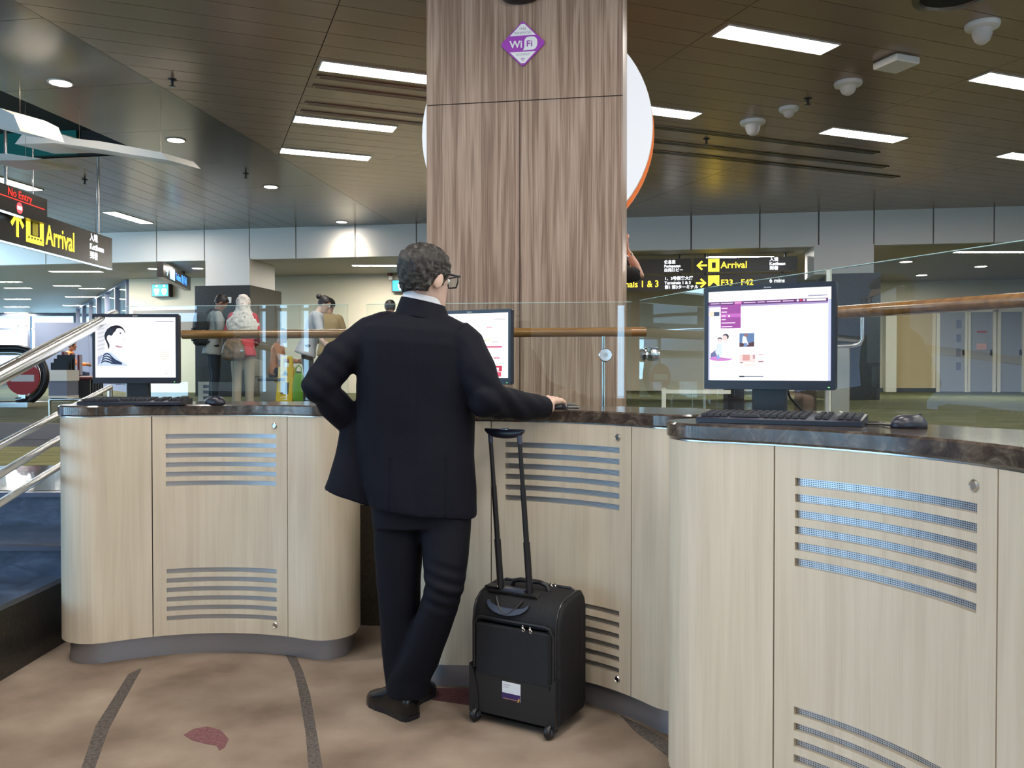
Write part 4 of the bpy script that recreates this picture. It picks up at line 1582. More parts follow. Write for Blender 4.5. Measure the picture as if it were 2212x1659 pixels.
obj('lower_panel', MB().cbox((0, -.006, .115), .325, .020, .165, .009), 'caselea', sc_)
for s_ in (-1, 1):
    gpts = [(s_ * .180, .035), (s_ * .180, .215), (s_ * .166, .20), (s_ * .150, .15), (s_ * .142, .10), (s_ * .140, .035)]
    if s_ < 0:
        gpts = gpts[::-1]
    obj('corner_guard', MB().prism_y(gpts, -.020, .01), 'caselea', sc_)
    w_ = obj('wheel', MB().lathe([(.010, -.012), (.024, -.011), (.027, -.006), (.027, .006), (.024, .011), (.010, .012)], 20).xf(Matrix.Rotation(R(90), 4, 'Y')), 'black', sc_, True)
    w_.location = (s_ * .155, -.016, .027)
    obj('hub', MB().cyl((-.0135, 0, 0), (.0135, 0, 0), .011, 14), 'casegrey', w_, True)
    obj('wheel_housing', MB().tube([(s_ * .155, .002, .03), (s_ * .155, -.012, .07)], [.026, .012], 12), 'caselea', sc_, True)
obj('foot', MB().cbox((0, .19, .018), .26, .03, .036, .004), 'black', sc_)
obj('back_compartment_zipper', MB().tube([(-.155, .185, .04), (-.183, .185, .09), (-.183, .185, .42), (-.165, .185, .474), (-.14, .185, .489), (.14, .185, .489), (.165, .185, .474), (.183, .185, .42), (.183, .185, .09), (.155, .185, .04)], .006, 8), 'casepipe', sc_, True)
# handle tray, strap
hc = -.032
tray = MB()
tray.loft([[(hc + x, y, z) for x, y, z in ((-.105, .045, .472), (.105, .045, .472), (.10, .095, .484), (-.10, .095, .484))], [(hc + x, y, z) for x, y, z in ((-.100, .042, .480), (.100, .042, .480), (.095, .098, .491), (-.095, .098, .491))]])
obj('handle_tray', tray, 'caselea', sc_)
half_ = [(hc + .088 * math.cos(R(a)), .452 - .040 * math.sin(R(a))) for a in range(0, 181, 15)] + [(hc + .080 * math.cos(R(a)), .450 - .016 * math.sin(R(a))) for a in range(180, -1, -15)]
hm = MB()
hm.loft([[(x, .028 - (z - .408) * .0 - .034 + (z - .408) * .62, z) for x, z in half_], [(x, .024 - .04 + (z - .408) * .62, z) for x, z in half_]])
obj('scoop_highlight', hm, 'casegrey', sc_)  # crescent shaped and coloured as the bluish highlight on the dark scoop
obj('tray_recess', MB().box(hc - .045, hc + .045, .052, .082, .480, .4915), 'casegrey', sc_)
obj('strap', MB().tube([(hc - .055, .026, .463), (hc - .035, .006, .435), (hc - .008, -.006, .414), (hc + .012, -.006, .414), (hc + .035, .006, .435), (hc + .055, .026, .463)], .006, 8), 'caselea', sc_, True)
obj('carry_handle', MB().tube([(-.08, .125, .484), (-.07, .125, .505), (-.04, .125, .512), (.04, .125, .512), (.07, .125, .505), (.08, .125, .484)], .009, 10), 'caselea', sc_, True)
for x in (-.095, .03):
    lean = -.030
    def q__(z):
        return (x + lean * (z - .47) / .61, .07 - .03 * (z - .47) / .61, z)
    obj('handle_tube', MB().tube([q__(.468), q__(.671)], .0128, 12), 'black', sc_, True)
    obj('handle_tube', MB().tube([q__(.66), q__(.873)], .0103, 12), 'black', sc_, True)
    obj('handle_tube', MB().tube([q__(.865), q__(1.065)], .0083, 12), 'casegrey' if False else 'black', sc_, True)
    obj('grip_collar', MB().tube([q__(1.035), q__(1.07)], .0095, 12), 'casegrey', sc_, True)
gr = []
gx = hc - .030
for i in range(13):
    u = -1 + 2 * i / 12
    hgt = .006 + .0125 * math.sqrt(max(0, 1 - u * u))
    x = gx + u * .082
    zc = 1.085 - hgt + .004
    gr.append([(x, .04 + (.009 + .006 * (1 - u * u)) * math.cos(2 * math.pi * j / 14), zc + hgt * math.sin(2 * math.pi * j / 14)) for j in range(14)])
g_ = obj('grip', MB().loft(gr), 'bezel', sc_, True)
obj('release_button', MB().cbox((gx + .0, .040, 1.0875), .034, .014, .006, .002), 'steel', g_)
for i, (x, z, y) in enumerate(((.045, .386, -.016), (.075, .384, -.016), (.055, .497, .185), (.072, .496, .19))):
    o = obj('zipper_pull', MB().tube([(0, 0, 0), (.004, -.006, -.004), (.010, -.008, -.010)], .0042, 8), 'chrome', sc_, True)
    o.location = (x, y, z)
    obj('pull_ring', MB().tube([(.010 + .005 * math.cos(R(a)), -.009, -.012 + .005 * math.sin(R(a))) for a in range(0, 361, 45)], .0018, 6), 'chrome', o, True)
tg = MB().box(-.038, .038, -.018, -.0161, .108, .172)
lb = obj('address_label', tg, 'shirt', sc_)
obj('purple_band', MB().box(-.038, .038, -.0186, -.018, .116, .132), 'tagpurple', lb)
obj('grey_print', MB().box(-.034, -.004, -.0184, -.018, .160, .163), 'lilac', lb)
obj('grey_print', MB().box(-.034, -.012, -.0184, -.018, .152, .1545), 'lilac', lb)
obj('dark_base', MB().box(-.038, .038, -.0186, -.018, .108, .116), 'tagpurple', lb)
obj('gold_line', MB().box(-.034, .024, -.019, -.0186, .111, .1125), 'gold', lb)
obj('gold_bird', MB().prism_y([(.026, .106), (.033, .108), (.036, .116), (.033, .122), (.030, .117), (.027, .113)], -.0192, -.0186), 'gold', lb)
o = obj('luggage_tag', MB().cbox((-.128, .075, .489), .060, .045, .006, .002).xf(Matrix.Translation((0, 0, 0))), 'caselea', sc_)
obj('tag_stud', MB().ball((-.105, .06, .492), .004), 'chrome', o, True)

# ------------------------------------------------------------------ hanging signs
def sign_frame(name, A, B, z0, z1, label, th=.12, m='signblack', cat='sign', group=None):
    """box sign whose lit face runs from plan point A (left) to B (right), facing the viewer's side"""
    A, B = Vector(A), Vector(B)
    u = B - A
    L = u.length
    t = thing(name, label, cat, (A.x, A.y, z0), math.atan2(u.y, u.x), group)
    obj('box', MB().box(0, L, 0, th, 0, z1 - z0), m, t)
    return t, L, z1 - z0


def arrow(parent, cx, cz, s_, deg, m, y=-.003):
    """arrow pointing up before turning by deg (clockwise)"""
    w = .17
    pl = [(-w / 2, -.5), (w / 2, -.5), (w / 2, .22), (.34, -.12), (.46, .02), (0, .5), (-.46, .02), (-.34, -.12), (-w / 2, .22)]
    a = R(deg)
    pts = [(cx + s_ * (x * math.cos(a) + z * math.sin(a)), cz + s_ * (-x * math.sin(a) + z * math.cos(a))) for x, z in pl]
    me = MB()
    me.add([(p[0], y, p[1]) for p in pts], [tuple(range(len(pts)))])
    ms = me.mesh('arrow', fix=False)
    bm = bmesh.new()
    bm.from_mesh(ms)
    bmesh.ops.triangulate(bm, faces=bm.faces)
    bm.to_mesh(ms)
    bm.free()
    return obj('arrow', ms, m, parent)


def flat(parent, name, x0, x1, z0, z1, m, y=-.003):
    return obj(name, MB().box(x0, x1, y, -.0005, z0, z1), m, parent)


AX = -5.87
t, L, h = sign_frame('arrival_sign', (AX, 9.2), (AX - .02, 12.3), 2.815, 3.262, 'black hanging sign with lit yellow arrow and the word Arrival at left')
def ax(px):
    return -AX * F / (CX - px) - 9.2


arrow(t, ax(41), .235, .30, 0, 'y_em')
ic = flat(t, 'icon', ax(60), ax(98), .06, .42, 'y_em')
obj('icon_window', MB().box(ax(60) + .09, ax(98) - .09, -.005, -.003, .15, .40), 'signblack', ic)
obj('icon_window', MB().box(ax(60) + .13, ax(98) - .13, -.0056, -.005, .16, .39), mat('dim_yellow', (.35, .28, .02), .4, emit=.25, ecol=(.8, .7, .05)), ic)
for k in range(5):
    obj('icon_person', MB().box(ax(60) + .04 + k * .065, ax(60) + .07 + k * .065, -.005, -.003, .11, .135), 'signblack', ic)
text('Arrival', .36, 'y_em', t, (ax(102.5), -.003, .095), sx=.93 * (ax(177) - ax(103)) / 1.10, bold=.004)
for k, s_ in enumerate(('入境', 'Ketibaan', '到着')):
    text(s_, .115, 'w_em', t, (ax(198), -.003, .325 - k * .125), sx=1.0, bold=.002)
flat(t, 'edge_light', 0.0, L, -.012, -.002, 'strip_em', y=.05)
for q in (L - .28, .6):
    obj('hanger', MB().cyl((q, .06, h), (q, .06, ZC - 2.815), .02, 10), 'steel', t, True)

t, L, h = sign_frame('no_entry_sign', (-5.72, 8.3), (-5.74, 10.32), 3.12, 3.425, 'black hanging sign with lit red words No Entry above the Arrival sign')
def nx(px):
    return 5.73 * F / (CX - px) - 8.3


text('No Entry', .125, 'r_em', t, (nx(20), -.003, .195), sx=(nx(73) - nx(20)) / .47)
flat(t, 'red_line', .2, L - .06, .165, .175, 'r_em')
pd = MB()
cxx = nx(46)
pd.add([(cxx + .062 * math.cos(2 * math.pi * k / 28), -.003, .085 + .066 * math.sin(2 * math.pi * k / 28)) for k in range(28)], [tuple(range(28))])
dk = obj('red_disc', pd.mesh('red_disc', fix=False), 'pink_em', t)
obj('white_bar', MB().box(cxx - .045, cxx + .045, -.005, -.003, .065, .105), 'w_em', dk)
flat(t, 'edge_light', 0, L - .5, -.016, -.002, 'strip_em', y=.04)
for q in (L - .2, .7):
    obj('hanger', MB().cyl((q, .06, h), (q, .06, ZC - 3.12), .008, 10), 'steel', t, True)

t, L, h = sign_frame('toilet_sign', (-7.18, 17.2), (-7.74, 20.1), 3.25, 3.57, 'small hanging sign with lit blue arrow pointing to the toilets', .13)
arrow(t, .34, .16, .22, 90, 'bl_em')
flat(t, 'icon', .62, 1.12, .04, .28, 'bl_em')
text('Toilets 洗手间', .21, 'b_em', t, (1.2, -.003, .085), sx=.98)
obj('hanger', MB().cyl((2.4, .065, h), (2.4, .065, ZR - 3.25), .04, 10), 'black', t, True)

# wall light boxes
for px, w_, y0, y1, lab, two in ((347, .46, 641, 613, 'small lit cyan toilet sign on the wall left of the clad column', True), (866, .44, 630, 604, 'small lit cyan sign on the wall just left of the suited man', False)):
    xx = rx(px, 19.40)
    dd_ = line_d(xx, 19.40)
    z0, z1 = P(px, y0, dd_).z, P(px, y1, dd_).z
    A, B = Vector((xx - w_ / 2, dd_ + .081 * w_)), Vector((xx + w_ / 2, dd_ - .081 * w_))
    t, L, h = sign_frame('restroom_light_box', A, B, z0, z1, lab, .18, 'black')
    flat(t, 'lit_face', .02, L - .02, .02, h - .02, 'c_em')
    for fx in ((.30, .74) if two else (.5,)):
        c = L * fx
        obj('figure_symbol', MB().prism_y([(c - .035, .04), (c + .035, .04), (c + .075, .17), (c + .05, .205), (c - .05, .205), (c - .075, .17)], -.005, -.003), 'w_em', t)
        obj('figure_symbol', MB().prism_y([(c + .03 * math.cos(R(a)), h - .055 + .03 * math.sin(R(a))) for a in range(0, 360, 30)], -.005, -.003), 'w_em', t)
xx = rx(843, 19.45)
t = thing('fire_alarm', 'small red and white alarm unit on the wall above the cyan sign', 'alarm', (xx, line_d(xx, 19.45), P(843, 606, 19.9).z), BA)
obj('red_sounder', MB().cbox((0, 0, .16), .10, .10, .09, .01), mat('alarm_red', (.25, .03, .02), .4), t)
obj('white_base', MB().cbox((.02, .02, .06), .09, .12, .09, .01), 'white', t)

# directory of four lit panels
D3 = 17.25
def dx_(px):
    return rx(px, D3)


def zz(px, y):
    x = dx_(px)
    return P(px, y, line_d(x, D3)).z


zt1, zt0 = zz(1500, 558.5), zz(1500, 589)
zb1, zb0 = zz(1500, 594), zz(1500, 626.5)
def dpanel(p0, p1, z0, z1, lab):
    a, b = dx_(p0), dx_(p1)
    A, B = Vector((a, line_d(a, D3))), Vector((b, line_d(b, D3)))
    t, L, h = sign_frame('directory_sign', A, B, z0, z1, lab, .12, 'signblack', 'sign', 'lit directory signs')
    return t, L, h, lambda px: (dx_(px) - a) / UB.x


t, L, h, X_ = dpanel(1210, 1492, zt0, zt1, 'upper left panel of the lit black directory right of the pillar')
text('Lounge', .17, 'y_em', t, (X_(1366), -.003, h * .30), align='RIGHT')
for k, s_ in enumerate(('休息室', 'Perlepasan', '出発ロビー')):
    text(s_, .075, 'w_em', t, (X_(1434), -.003, h * (.70 - .29 * k)), bold=.002)
for px in (1352, 1468):
    obj('hanger', MB().cyl((X_(px), .06, h), (X_(px), .06, ZR - zt0), .022, 8), 'black', t, True)
t, L, h, X_ = dpanel(1210, 1492, zb0, zb1, 'lower left panel of the lit black directory reading Terminals 1 and 3')
text('Terminals 1 & 3', .185, 'y_em', t, (X_(1423), -.003, h * .25), align='RIGHT', sx=.92, bold=.002)
for k, s_ in enumerate(('1、3号搭客大厦', 'Terminals 1 & 3', '第1 第3ターミナル')):
    text(s_, .08, 'w_em', t, (X_(1435), -.003, h * (.70 - .29 * k)), bold=.002)
obj('hanger', MB().cyl((X_(1468), .06, h), (X_(1468), .06, zt0 - zb0 - .001), .022, 8), 'black', t, True)
t, L, h, X_ = dpanel(1498, 1721, zt0, zt1, 'upper right panel of the lit black directory with arrow and the word Arrival')
arrow(t, X_(1515), h * .5, .205, -90, 'y_em')
ic = flat(t, 'icon', X_(1529), X_(1553), h * .05, h * .95, 'y_em')
obj('icon_window', MB().box(X_(1529) + .07, X_(1553) - .07, -.005, -.003, h * .30, h * .70), 'signblack', ic)
text('Arrival', .185, 'y_em', t, (X_(1556), -.003, h * .28), bold=.002)
for k, s_ in enumerate(('入境', 'Ketibaan', '到着')):
    text(s_, .085, 'w_em', t, (X_(1661), -.003, h * (.72 - .30 * k)), bold=.002)
for px in (1523, 1696):
    obj('hanger', MB().cyl((X_(px), .06, h), (X_(px), .06, ZR - zt0), .022, 8), 'black', t, True)
t, L, h, X_ = dpanel(1498, 1721, zb0, zb1, 'lower right panel of the lit black directory with arrow and gate numbers')
arrow(t, X_(1514), h * .45, .205, 90, 'y_em')
ic = flat(t, 'icon', X_(1529), X_(1553), h * .25, h * .95, 'y_em')
obj('icon_window', MB().prism_y([(X_(1529) + .03, h * .25), (X_(1553) - .03, h * .25), ((X_(1529) + X_(1553)) / 2, h * .5)], -.005, -.003), 'signblack', ic)
text('F33 - F42', .165, 'y_em', t, (X_(1556), -.003, h * .28), bold=.002)
text('6 mins', .11, 'w_em', t, (X_(1661), -.003, h * .42), bold=.002)
obj('hanger', MB().cyl((X_(1523), .06, h), (X_(1523), .06, zt0 - zb0 - .001), .022, 8), 'black', t, True)
obj('hanger', MB().cyl((X_(1690), .06, h), (X_(1690), .06, zt0 - zb0 - .001), .022, 8), 'black', t, True)

# hanging canopies at upper left
def canopy(pts, d, depth, label, m='white', rods=()):
    ps = [P(x, y, d) for x, y in pts]
    c = ps[0]
    t = thing('hanging_canopy', label, 'canopy', (c.x, c.y, c.z))
    b = MB()
    b.loft([[(p.x - c.x, 0, p.z - c.z) for p in ps], [(p.x - c.x + depth * .35, depth, p.z - c.z + .02) for p in ps]])
    obj('wing', b, m, t)
    for px, y in rods:
        p = P(px, y, d)
        obj('hanger', MB().cyl((p.x - c.x + .06, depth * .4, p.z - c.z), (p.x - c.x + .06, depth * .4, ZC + (1.6 if px < 90 else 0) - c.z), .0022, 6), 'plank', t, True)


canopy([(32, 311), (48, 290), (118, 285), (159, 299), (216, 305), (284, 317), (348, 329), (365, 346), (284, 334), (216, 322), (162, 314), (118, 309)], 9.4, .5, 'beige wing shaped canopy hanging at the upper left', 'white', ((140, 291), (320, 324)))
canopy([(-60, 246), (-40, 226), (0, 233), (30, 248), (44, 283), (10, 274), (-40, 268)], 8.4, .5, 'beige wing shaped canopy cut off by the left picture edge', 'white', ((5, 236),))
canopy([(-40, 331), (20, 332), (92, 343), (60, 346), (-40, 347)], 9.0, .5, 'thin pale canopy blade below the large hanging canopy', 'white', ((20, 333),))

# ------------------------------------------------------------------ things standing on the upper floor
tx, ty, tz = -7.32, 12.3, 1.235
t = thing('travelator_end', 'rounded black handrail end of a moving walkway at the left edge', 'walkway', (tx, ty, ZU))
arcp = [(-2.2, 0, .44 + .015)] + [(.0 + .44 * math.sin(R(a)), 0, .455 + .415 * math.cos(R(a))) for a in range(0, 181, 12)] + [(-.35, 0, .04)]
arcp[0] = (-2.2, 0, .87)
obj('rubber_handrail', MB().tube(arcp, .05, 12), 'black', t, True)
arc2 = [(-2.2, 0, .80)] + [(.36 * math.sin(R(a)), 0, .455 + .345 * math.cos(R(a))) for a in range(0, 181, 12)]
obj('guide_rail', MB().tube(arc2, .03, 10), 'steel', t, True)
obj('side_glass', MB().prism_y([(-2.2, .1), (0, .1)] + [(.34 * math.sin(R(a)), .455 - .33 * math.cos(R(a))) for a in range(20, 170, 15)] + [(0, .78), (-2.2, .78)], -.01, .01), 'window', t)
obj('skirt', MB().box(-2.2, .25, -.15, .5, 0, .07), 'steel', t)
dpx = P(40, 817, 12.1)
t = thing('no_entry_disc', 'round red no entry disc with white bar at the walkway end', 'sign', (dpx.x, 12.2, dpx.z))
obj('plate', disc(.245, 0, .012, n=40), mat('traffic_red', (.50, .03, .03), .45), t)
obj('white_bar', MB().box(-.17, .17, -.003, -.0001, -.05, .05), 'signwhite', t)
obj('support', MB().box(-.03, .03, .013, .08, -.30, .1), 'steel', t)
gp = P(52, 905, 8.75)
t = thing('guard_hoop', 'low stainless steel guard hoop on the floor at the left edge', 'barrier', (gp.x, 9.6, ZU))
w_ = .20
obj('hoop', MB().tube([(-w_, 0, 0), (-w_, 0, .185), (-w_ + .015, 0, .20), (w_ - .015, 0, .20), (w_, 0, .185), (w_, 0, 0)], .018, 10), 'steel', t, True)
obj('base_plate', MB().box(-w_ - .04, w_ + .04, -.03, .03, 0, .008), 'steel', t)
dk_ = P(124, 800, 14.6)
t = thing('counter_desk', 'small white and blue grey counter beyond the walkway end', 'counter', (dk_.x, 14.6, ZU))
obj('base', MB().box(-.165, .165, 0, .4, 0, .10), 'white', t)
obj('front_panel', MB().box(-.16, .16, .005, .395, .10, .36), 'bluegrey', t)
obj('top', MB().box(-.17, .17, -.005, .405, .36, .55), 'white', t)
for q in range(3):
    obj('brochure_rack', MB().box(-.15, .15, .06 + q * .1, .10 + q * .1, .55, .68 + q * .07), 'black', t)
for px, lab in ((38, 'pale round sign on a thin post, left one of two in the far concourse'), (56, 'pale round sign on a thin post, right one of two in the far concourse')):
    p = P(px, 697, 20)
    t = thing('post_sign', lab, 'sign', (p.x, 20, ZU), 0, 'round post signs')
    obj('post', MB().cyl((0, .02, 0), (0, .02, p.z - ZU), .022, 8), 'offwhite', t, True)
    obj('disc', disc(.07, -.02, .0, 0, p.z - ZU, 20), 'white', t)
M['seatred'] = mat('dark_red_seat', (.12, .02, .03), .5)
for i, (px, d) in enumerate(((172, 15.4), (186, 16.8), (199, 18.2))):
    p = P(px, 830, d)
    t = thing('lounge_seat', ('dark red waiting seat nearest to the counter desk', 'dark red waiting seat in the middle of the row left of the portrait monitor', 'dark red waiting seat farthest in the row left of the portrait monitor')[i], 'seat', (p.x, d, ZU), R(-70), 'waiting seats')
    obj('seat', MB().cbox((0, 0, .40), .50, .48, .06, .02), 'seatred', t)
    bk = MB().cbox((0, -.24, .66), .50, .05, .46, .02)
    obj('backrest', bk, 'seatred', t)
    obj('leg', MB().box(-.2, -.16, -.2, .2, 0, .37), 'black', t)
    obj('leg', MB().box(.16, .2, -.2, .2, 0, .37), 'black', t)
# leaflet boards
p = P(437, 850, 13.2)
t = thing('leaflet_board', 'small white information board low beside the clad column', 'board', (p.x, 13.3, ZU), R(8))
obj('panel', MB().box(-.10, .10, 0, .02, .03, .36), 'white', t)
for q in range(3):
    obj('grey_block', MB().box(-.02, .08, -.003, -.0001, .08 + q * .09, .13 + q * .09), 'bluegrey', t)
obj('stand', MB().box(-.08, .08, .021, .12, 0, .05), 'steel', t)
# yellow floor sign
M['yellow'] = mat('yellow_plastic', (.75, .52, .01), .4)
p = P(620, 860, 14.0)
t = thing('wet_floor_sign', 'yellow folding caution floor sign beside the seated person in orange', 'sign', (p.x, 14.0, ZU), R(-6))
def board(side):
    b = MB()
    parts = [(-.14, .14, 0, .14), (-.14, -.07, .14, .34), (.07, .14, .14, .34), (-.19, .19, .34, .42), (-.13, .13, .42, .60), (-.10, -.05, .60, .74), (.05, .10, .60, .74), (-.10, .10, .74, .78)]
    for x0, x1, z0, z1 in parts:
        y0 = side * .14 * (1 - z0 / .8)
        y1 = side * .14 * (1 - z1 / .8)
        b.loft([[(x0, y0 - .008, z0), (x1, y0 - .008, z0), (x1, y0 + .008, z0), (x0, y0 + .008, z0)], [(x0, y1 - .008, z1), (x1, y1 - .008, z1), (x1, y1 + .008, z1), (x0, y1 + .008, z1)]])
    return b


for s_ in (-1, 1):
    obj('board', board(s_), 'yellow', t)
tri_ = obj('warning_triangle', MB().prism_y([(-.05, 0), (.05, 0), (0, .09)], -.003, 0), 'black', t)
tri_.location = (0, -.078, .46)
tri_.rotation_euler = (R(-10), 0, 0)
# green bag
M['lime'] = mat('green_plastic_bag', (.16, .42, .03), .5)
p = P(642, 835, 13.75)
bg = remesh(MB().loft([[(x * s_, y * s2, z) for x, y in sup(0, 0, .10, .06, 2.6, 16)] for s_, s2, z in ((.7, .8, 0), (1, 1, .06), (1, 1.0, .3), (.85, .7, .42), (.7, .4, .50))]), .02, 2)
t = thing('plastic_bag', 'bright green plastic bag beside the yellow floor sign', 'bag', (p.x, 13.85, ZU))
obj('bag', bg, 'lime', t)
for s_ in (-1, 1):
    obj('handle', MB().tube([(-.05, s_ * .01, .48), (-.045, s_ * .012, .58), (.0, s_ * .012, .63), (.045, s_ * .012, .58), (.05, s_ * .01, .48)], .008, 6), 'lime', t, True)
# luggage far right behind the right monitor
for i, (px, d, w_, h_, m_, lab) in enumerate(((1585, 9.2, .20, .40, 'caseblack', 'small dark trolley case seen below the right monitor, left one'), (1740, 9.3, .22, .34, 'brown', 'small brown bag seen below the right monitor, right one'))):
    p = P(px, 850, d)
    t = thing('travel_bag', lab, 'bag', (p.x, d, ZU), R(15))
    obj('body', MB().cbox((0, 0, .03 + h_ / 2), w_, .16, h_, .03), m_, t)
    for s_ in (-1, 1):
        obj('wheel', MB().cyl((s_ * w_ * .35 - .01, -.05, .025), (s_ * w_ * .35 + .01, -.05, .025), .025, 10), 'black', t, True)
        obj('foot', MB().box(s_ * w_ * .35 - .012, s_ * w_ * .35 + .012, .04, .06, 0, .035), 'black', t)
    obj('handle', MB().tube([(-.05, 0, .03 + h_ - .005), (-.04, 0, .07 + h_), (.04, 0, .07 + h_), (.05, 0, .03 + h_ - .005)], .008, 8), 'black', t, True)

# ------------------------------------------------------------------ people
HEAD = [(-.118, .026, .080, -.045), (-.108, .040, .092, -.01), (-.090, .050, .096, .02), (-.06, .060, .096, .052), (-.02, .069, .094, .082), (.02, .0745, .094, .096), (.055, .0755, .090, .100), (.085, .067, .074, .090), (.107, .047, .046, .066), (.120, .018, .016, .028)]


def head_mb(ears=True):
    m = MB()
    rings = []
    for z, w, f, b in HEAD:
        rings.append([(x, y, z) for x, y in sup(0, (f - b) / 2, w, (f + b) / 2, 2.15, 24)])
    m.loft(rings)
    m.tube([(0, .088, .018), (0, .106, -.018), (0, .100, -.030)], [.008, .0135, .010], 10, dome=True)      # nose
    m.tube([(-.022, .088, .034), (0, .095, .036), (.022, .088, .034)], [.008, .008, .008], 8, dome=True)       # brow
    m.tube([(-.014, .091, -.062), (.014, .091, -.062)], [.009, .009], 8, dome=True)                             # lips
    m.ball((0, .082, -.100), .022, .018, .016)                                                                  # chin
    if ears:
        for s_ in (-1, 1):
            e = MB().ball((0, 0, 0), .0085, .021, .033, 12, 8)
            e.xf(Matrix.Translation((s_ * .079, -.006, -.004)) @ Matrix.Rotation(R(s_ * -22), 4, 'Z') @ Matrix.Rotation(R(-8), 4, 'X'))
            m.add(e.v, e.f)
    return m


def hair_mesh(style='short', thick=.014, seed=1, fine=False):
    hm = head_mb(False)
    bvh = BVHTree.FromPolygons([Vector(p) for p in hm.v], hm.f)
    NA, NE = (132, 92) if fine else (72, 40)
    rows = []
    for i in range(NE + 1):
        el = -58 + (148) * i / NE
        row = []
        for j in range(NA):
            az = 360 * j / NA                      # 0 = face, 90 = right side
            a = min(az, 360 - az)
            if style == 'short':
                lim = 38 if a < 38 else (38 + (a - 38) / 22 * (8 - 38) if a < 60 else (8 + (a - 60) / 22 * (-22 - 8) if a < 82 else (-22 + (a - 82) / 16 * 26 if a < 98 else (4 + (a - 98) / 22 * (-34 - 4) if a < 120 else -40))))
            elif style == 'long':
                lim = 40 if a < 40 else (40 + (a - 40) / 25 * (-30 - 40) if a < 65 else -50)
            else:
                lim = 42 if a < 45 else (42 + (a - 45) / 40 * (0 - 42) if a < 85 else (0 + (a - 85) / 45 * (-42) if a < 130 else -42))
            d = Vector((math.sin(R(az)) * math.cos(R(el)), math.cos(R(az)) * math.cos(R(el)), math.sin(R(el))))
            hit = bvh.ray_cast(d * .5, -d)[0]
            if hit is None:
                hit = d * .09
            k = max(0, min(1, (el - lim) / 6))
            nz = noise.noise(Vector((d.x * 9 + seed, d.y * 9, d.z * 5))) + .6 * noise.noise(Vector((d.x * 26 + seed, d.y * 26, d.z * 14)))
            th_ = thick * (1 + .25 * max(0, d.z)) + nz * (.0058 if fine else .0045) * (1 if style == 'short' else .6)
            row.append(hit + d * (th_ * k - .014 * (1 - k)))
        rows.append(row)
    m = MB()
    m.loft(rows)
    return m


def hand_mb(W, h, l, curl=1.0, side=1, k=1.0, thick=1.0):
    """W wrist, h towards the fingers, l towards the thumb (in the palm plane); nails face n = l x h * side"""
    h = Vector(h).normalized()
    l = (Vector(l) - h * Vector(l).dot(h)).normalized()
    n = h.cross(l) * side
    m = MB()
    mc = W + h * .088 * k
    lens = [(.042, .026, .020), (.046, .030, .021), (.043, .028, .021), (.034, .021, .019)]
    for i in range(4):
        base = mc + l * (.030 - .0195 * i) * k - h * (.0, .0, .004, .012)[i] * k
        m.tube([W + l * (.018 - .012 * i) * k, (W + base) / 2 + l * .002 + n * .003, base], [.014 * k * thick, .0135 * k * thick, .0115 * k * thick], 10, dome=True)
        a = 0
        p = base
        pts = [p]
        for j, s_ in enumerate(lens[i]):
            a += R((18, 42, 30)[j]) * curl
            p = p + (h * math.cos(a) - n * math.sin(a)) * s_ * k
            pts.append(p)
        m.tube(pts, [.0105 * k * thick, .0098 * k * thick, .0086 * k * thick, .0072 * k * thick], 10, dome=True)
    a0 = W + h * .018 * k + l * .020 * k
    a1 = a0 + (h * .030 + l * .026 - n * .010) * k
    a2 = a1 + (h * .030 + l * .010 - n * .010 * curl) * k
    a3 = a2 + (h * .024 - l * .002 - n * .008 * curl) * k
    m.tube([a0, a1, a2, a3], [.015 * k * thick, .0125 * k * thick, .0105 * k * thick, .0085 * k * thick], 10, dome=True)
    return m


def shoe_mb(heel, toe, w=.047, z=0.0):
    heel, toe = Vector((heel[0], heel[1], 0)), Vector((toe[0], toe[1], 0))
    u = (toe - heel)
    L = u.length
    u.normalize()
    v = Vector((-u.y, u.x, 0))
    sole, up_ = MB(), MB()
    prof = [(0, .020), (.02, .031), (.08, .037), (.25, .037), (.45, .038), (.65, .047), (.80, .047), (.92, .036), (1.0, .012)]
    hgt = [.060, .092, .112, .118, .108, .080, .060, .050, .032]
    rs_, ru = [], []
    for (s_, hw), hh in zip(prof, hgt):
        c = heel + u * (s_ * L)
        hw *= w / .047
        rs_.append([c + v * hw * 1.0 + Vector((0, 0, z)), c - v * hw * 1.0 + Vector((0, 0, z)), c - v * hw * 1.0 + Vector((0, 0, z + .022)), c + v * hw * 1.0 + Vector((0, 0, z + .022))])
        ring = []
        for j in range(13):
            a = math.pi * j / 12
            ring.append(c + v * hw * math.copysign(abs(math.cos(a)) ** .7, math.cos(a)) + Vector((0, 0, z + .018 + (hh - .018) * math.sin(a) ** .75)))
        ru.append(ring)
    sole.loft(rs_)
    up_.loft(ru)
    return up_, sole


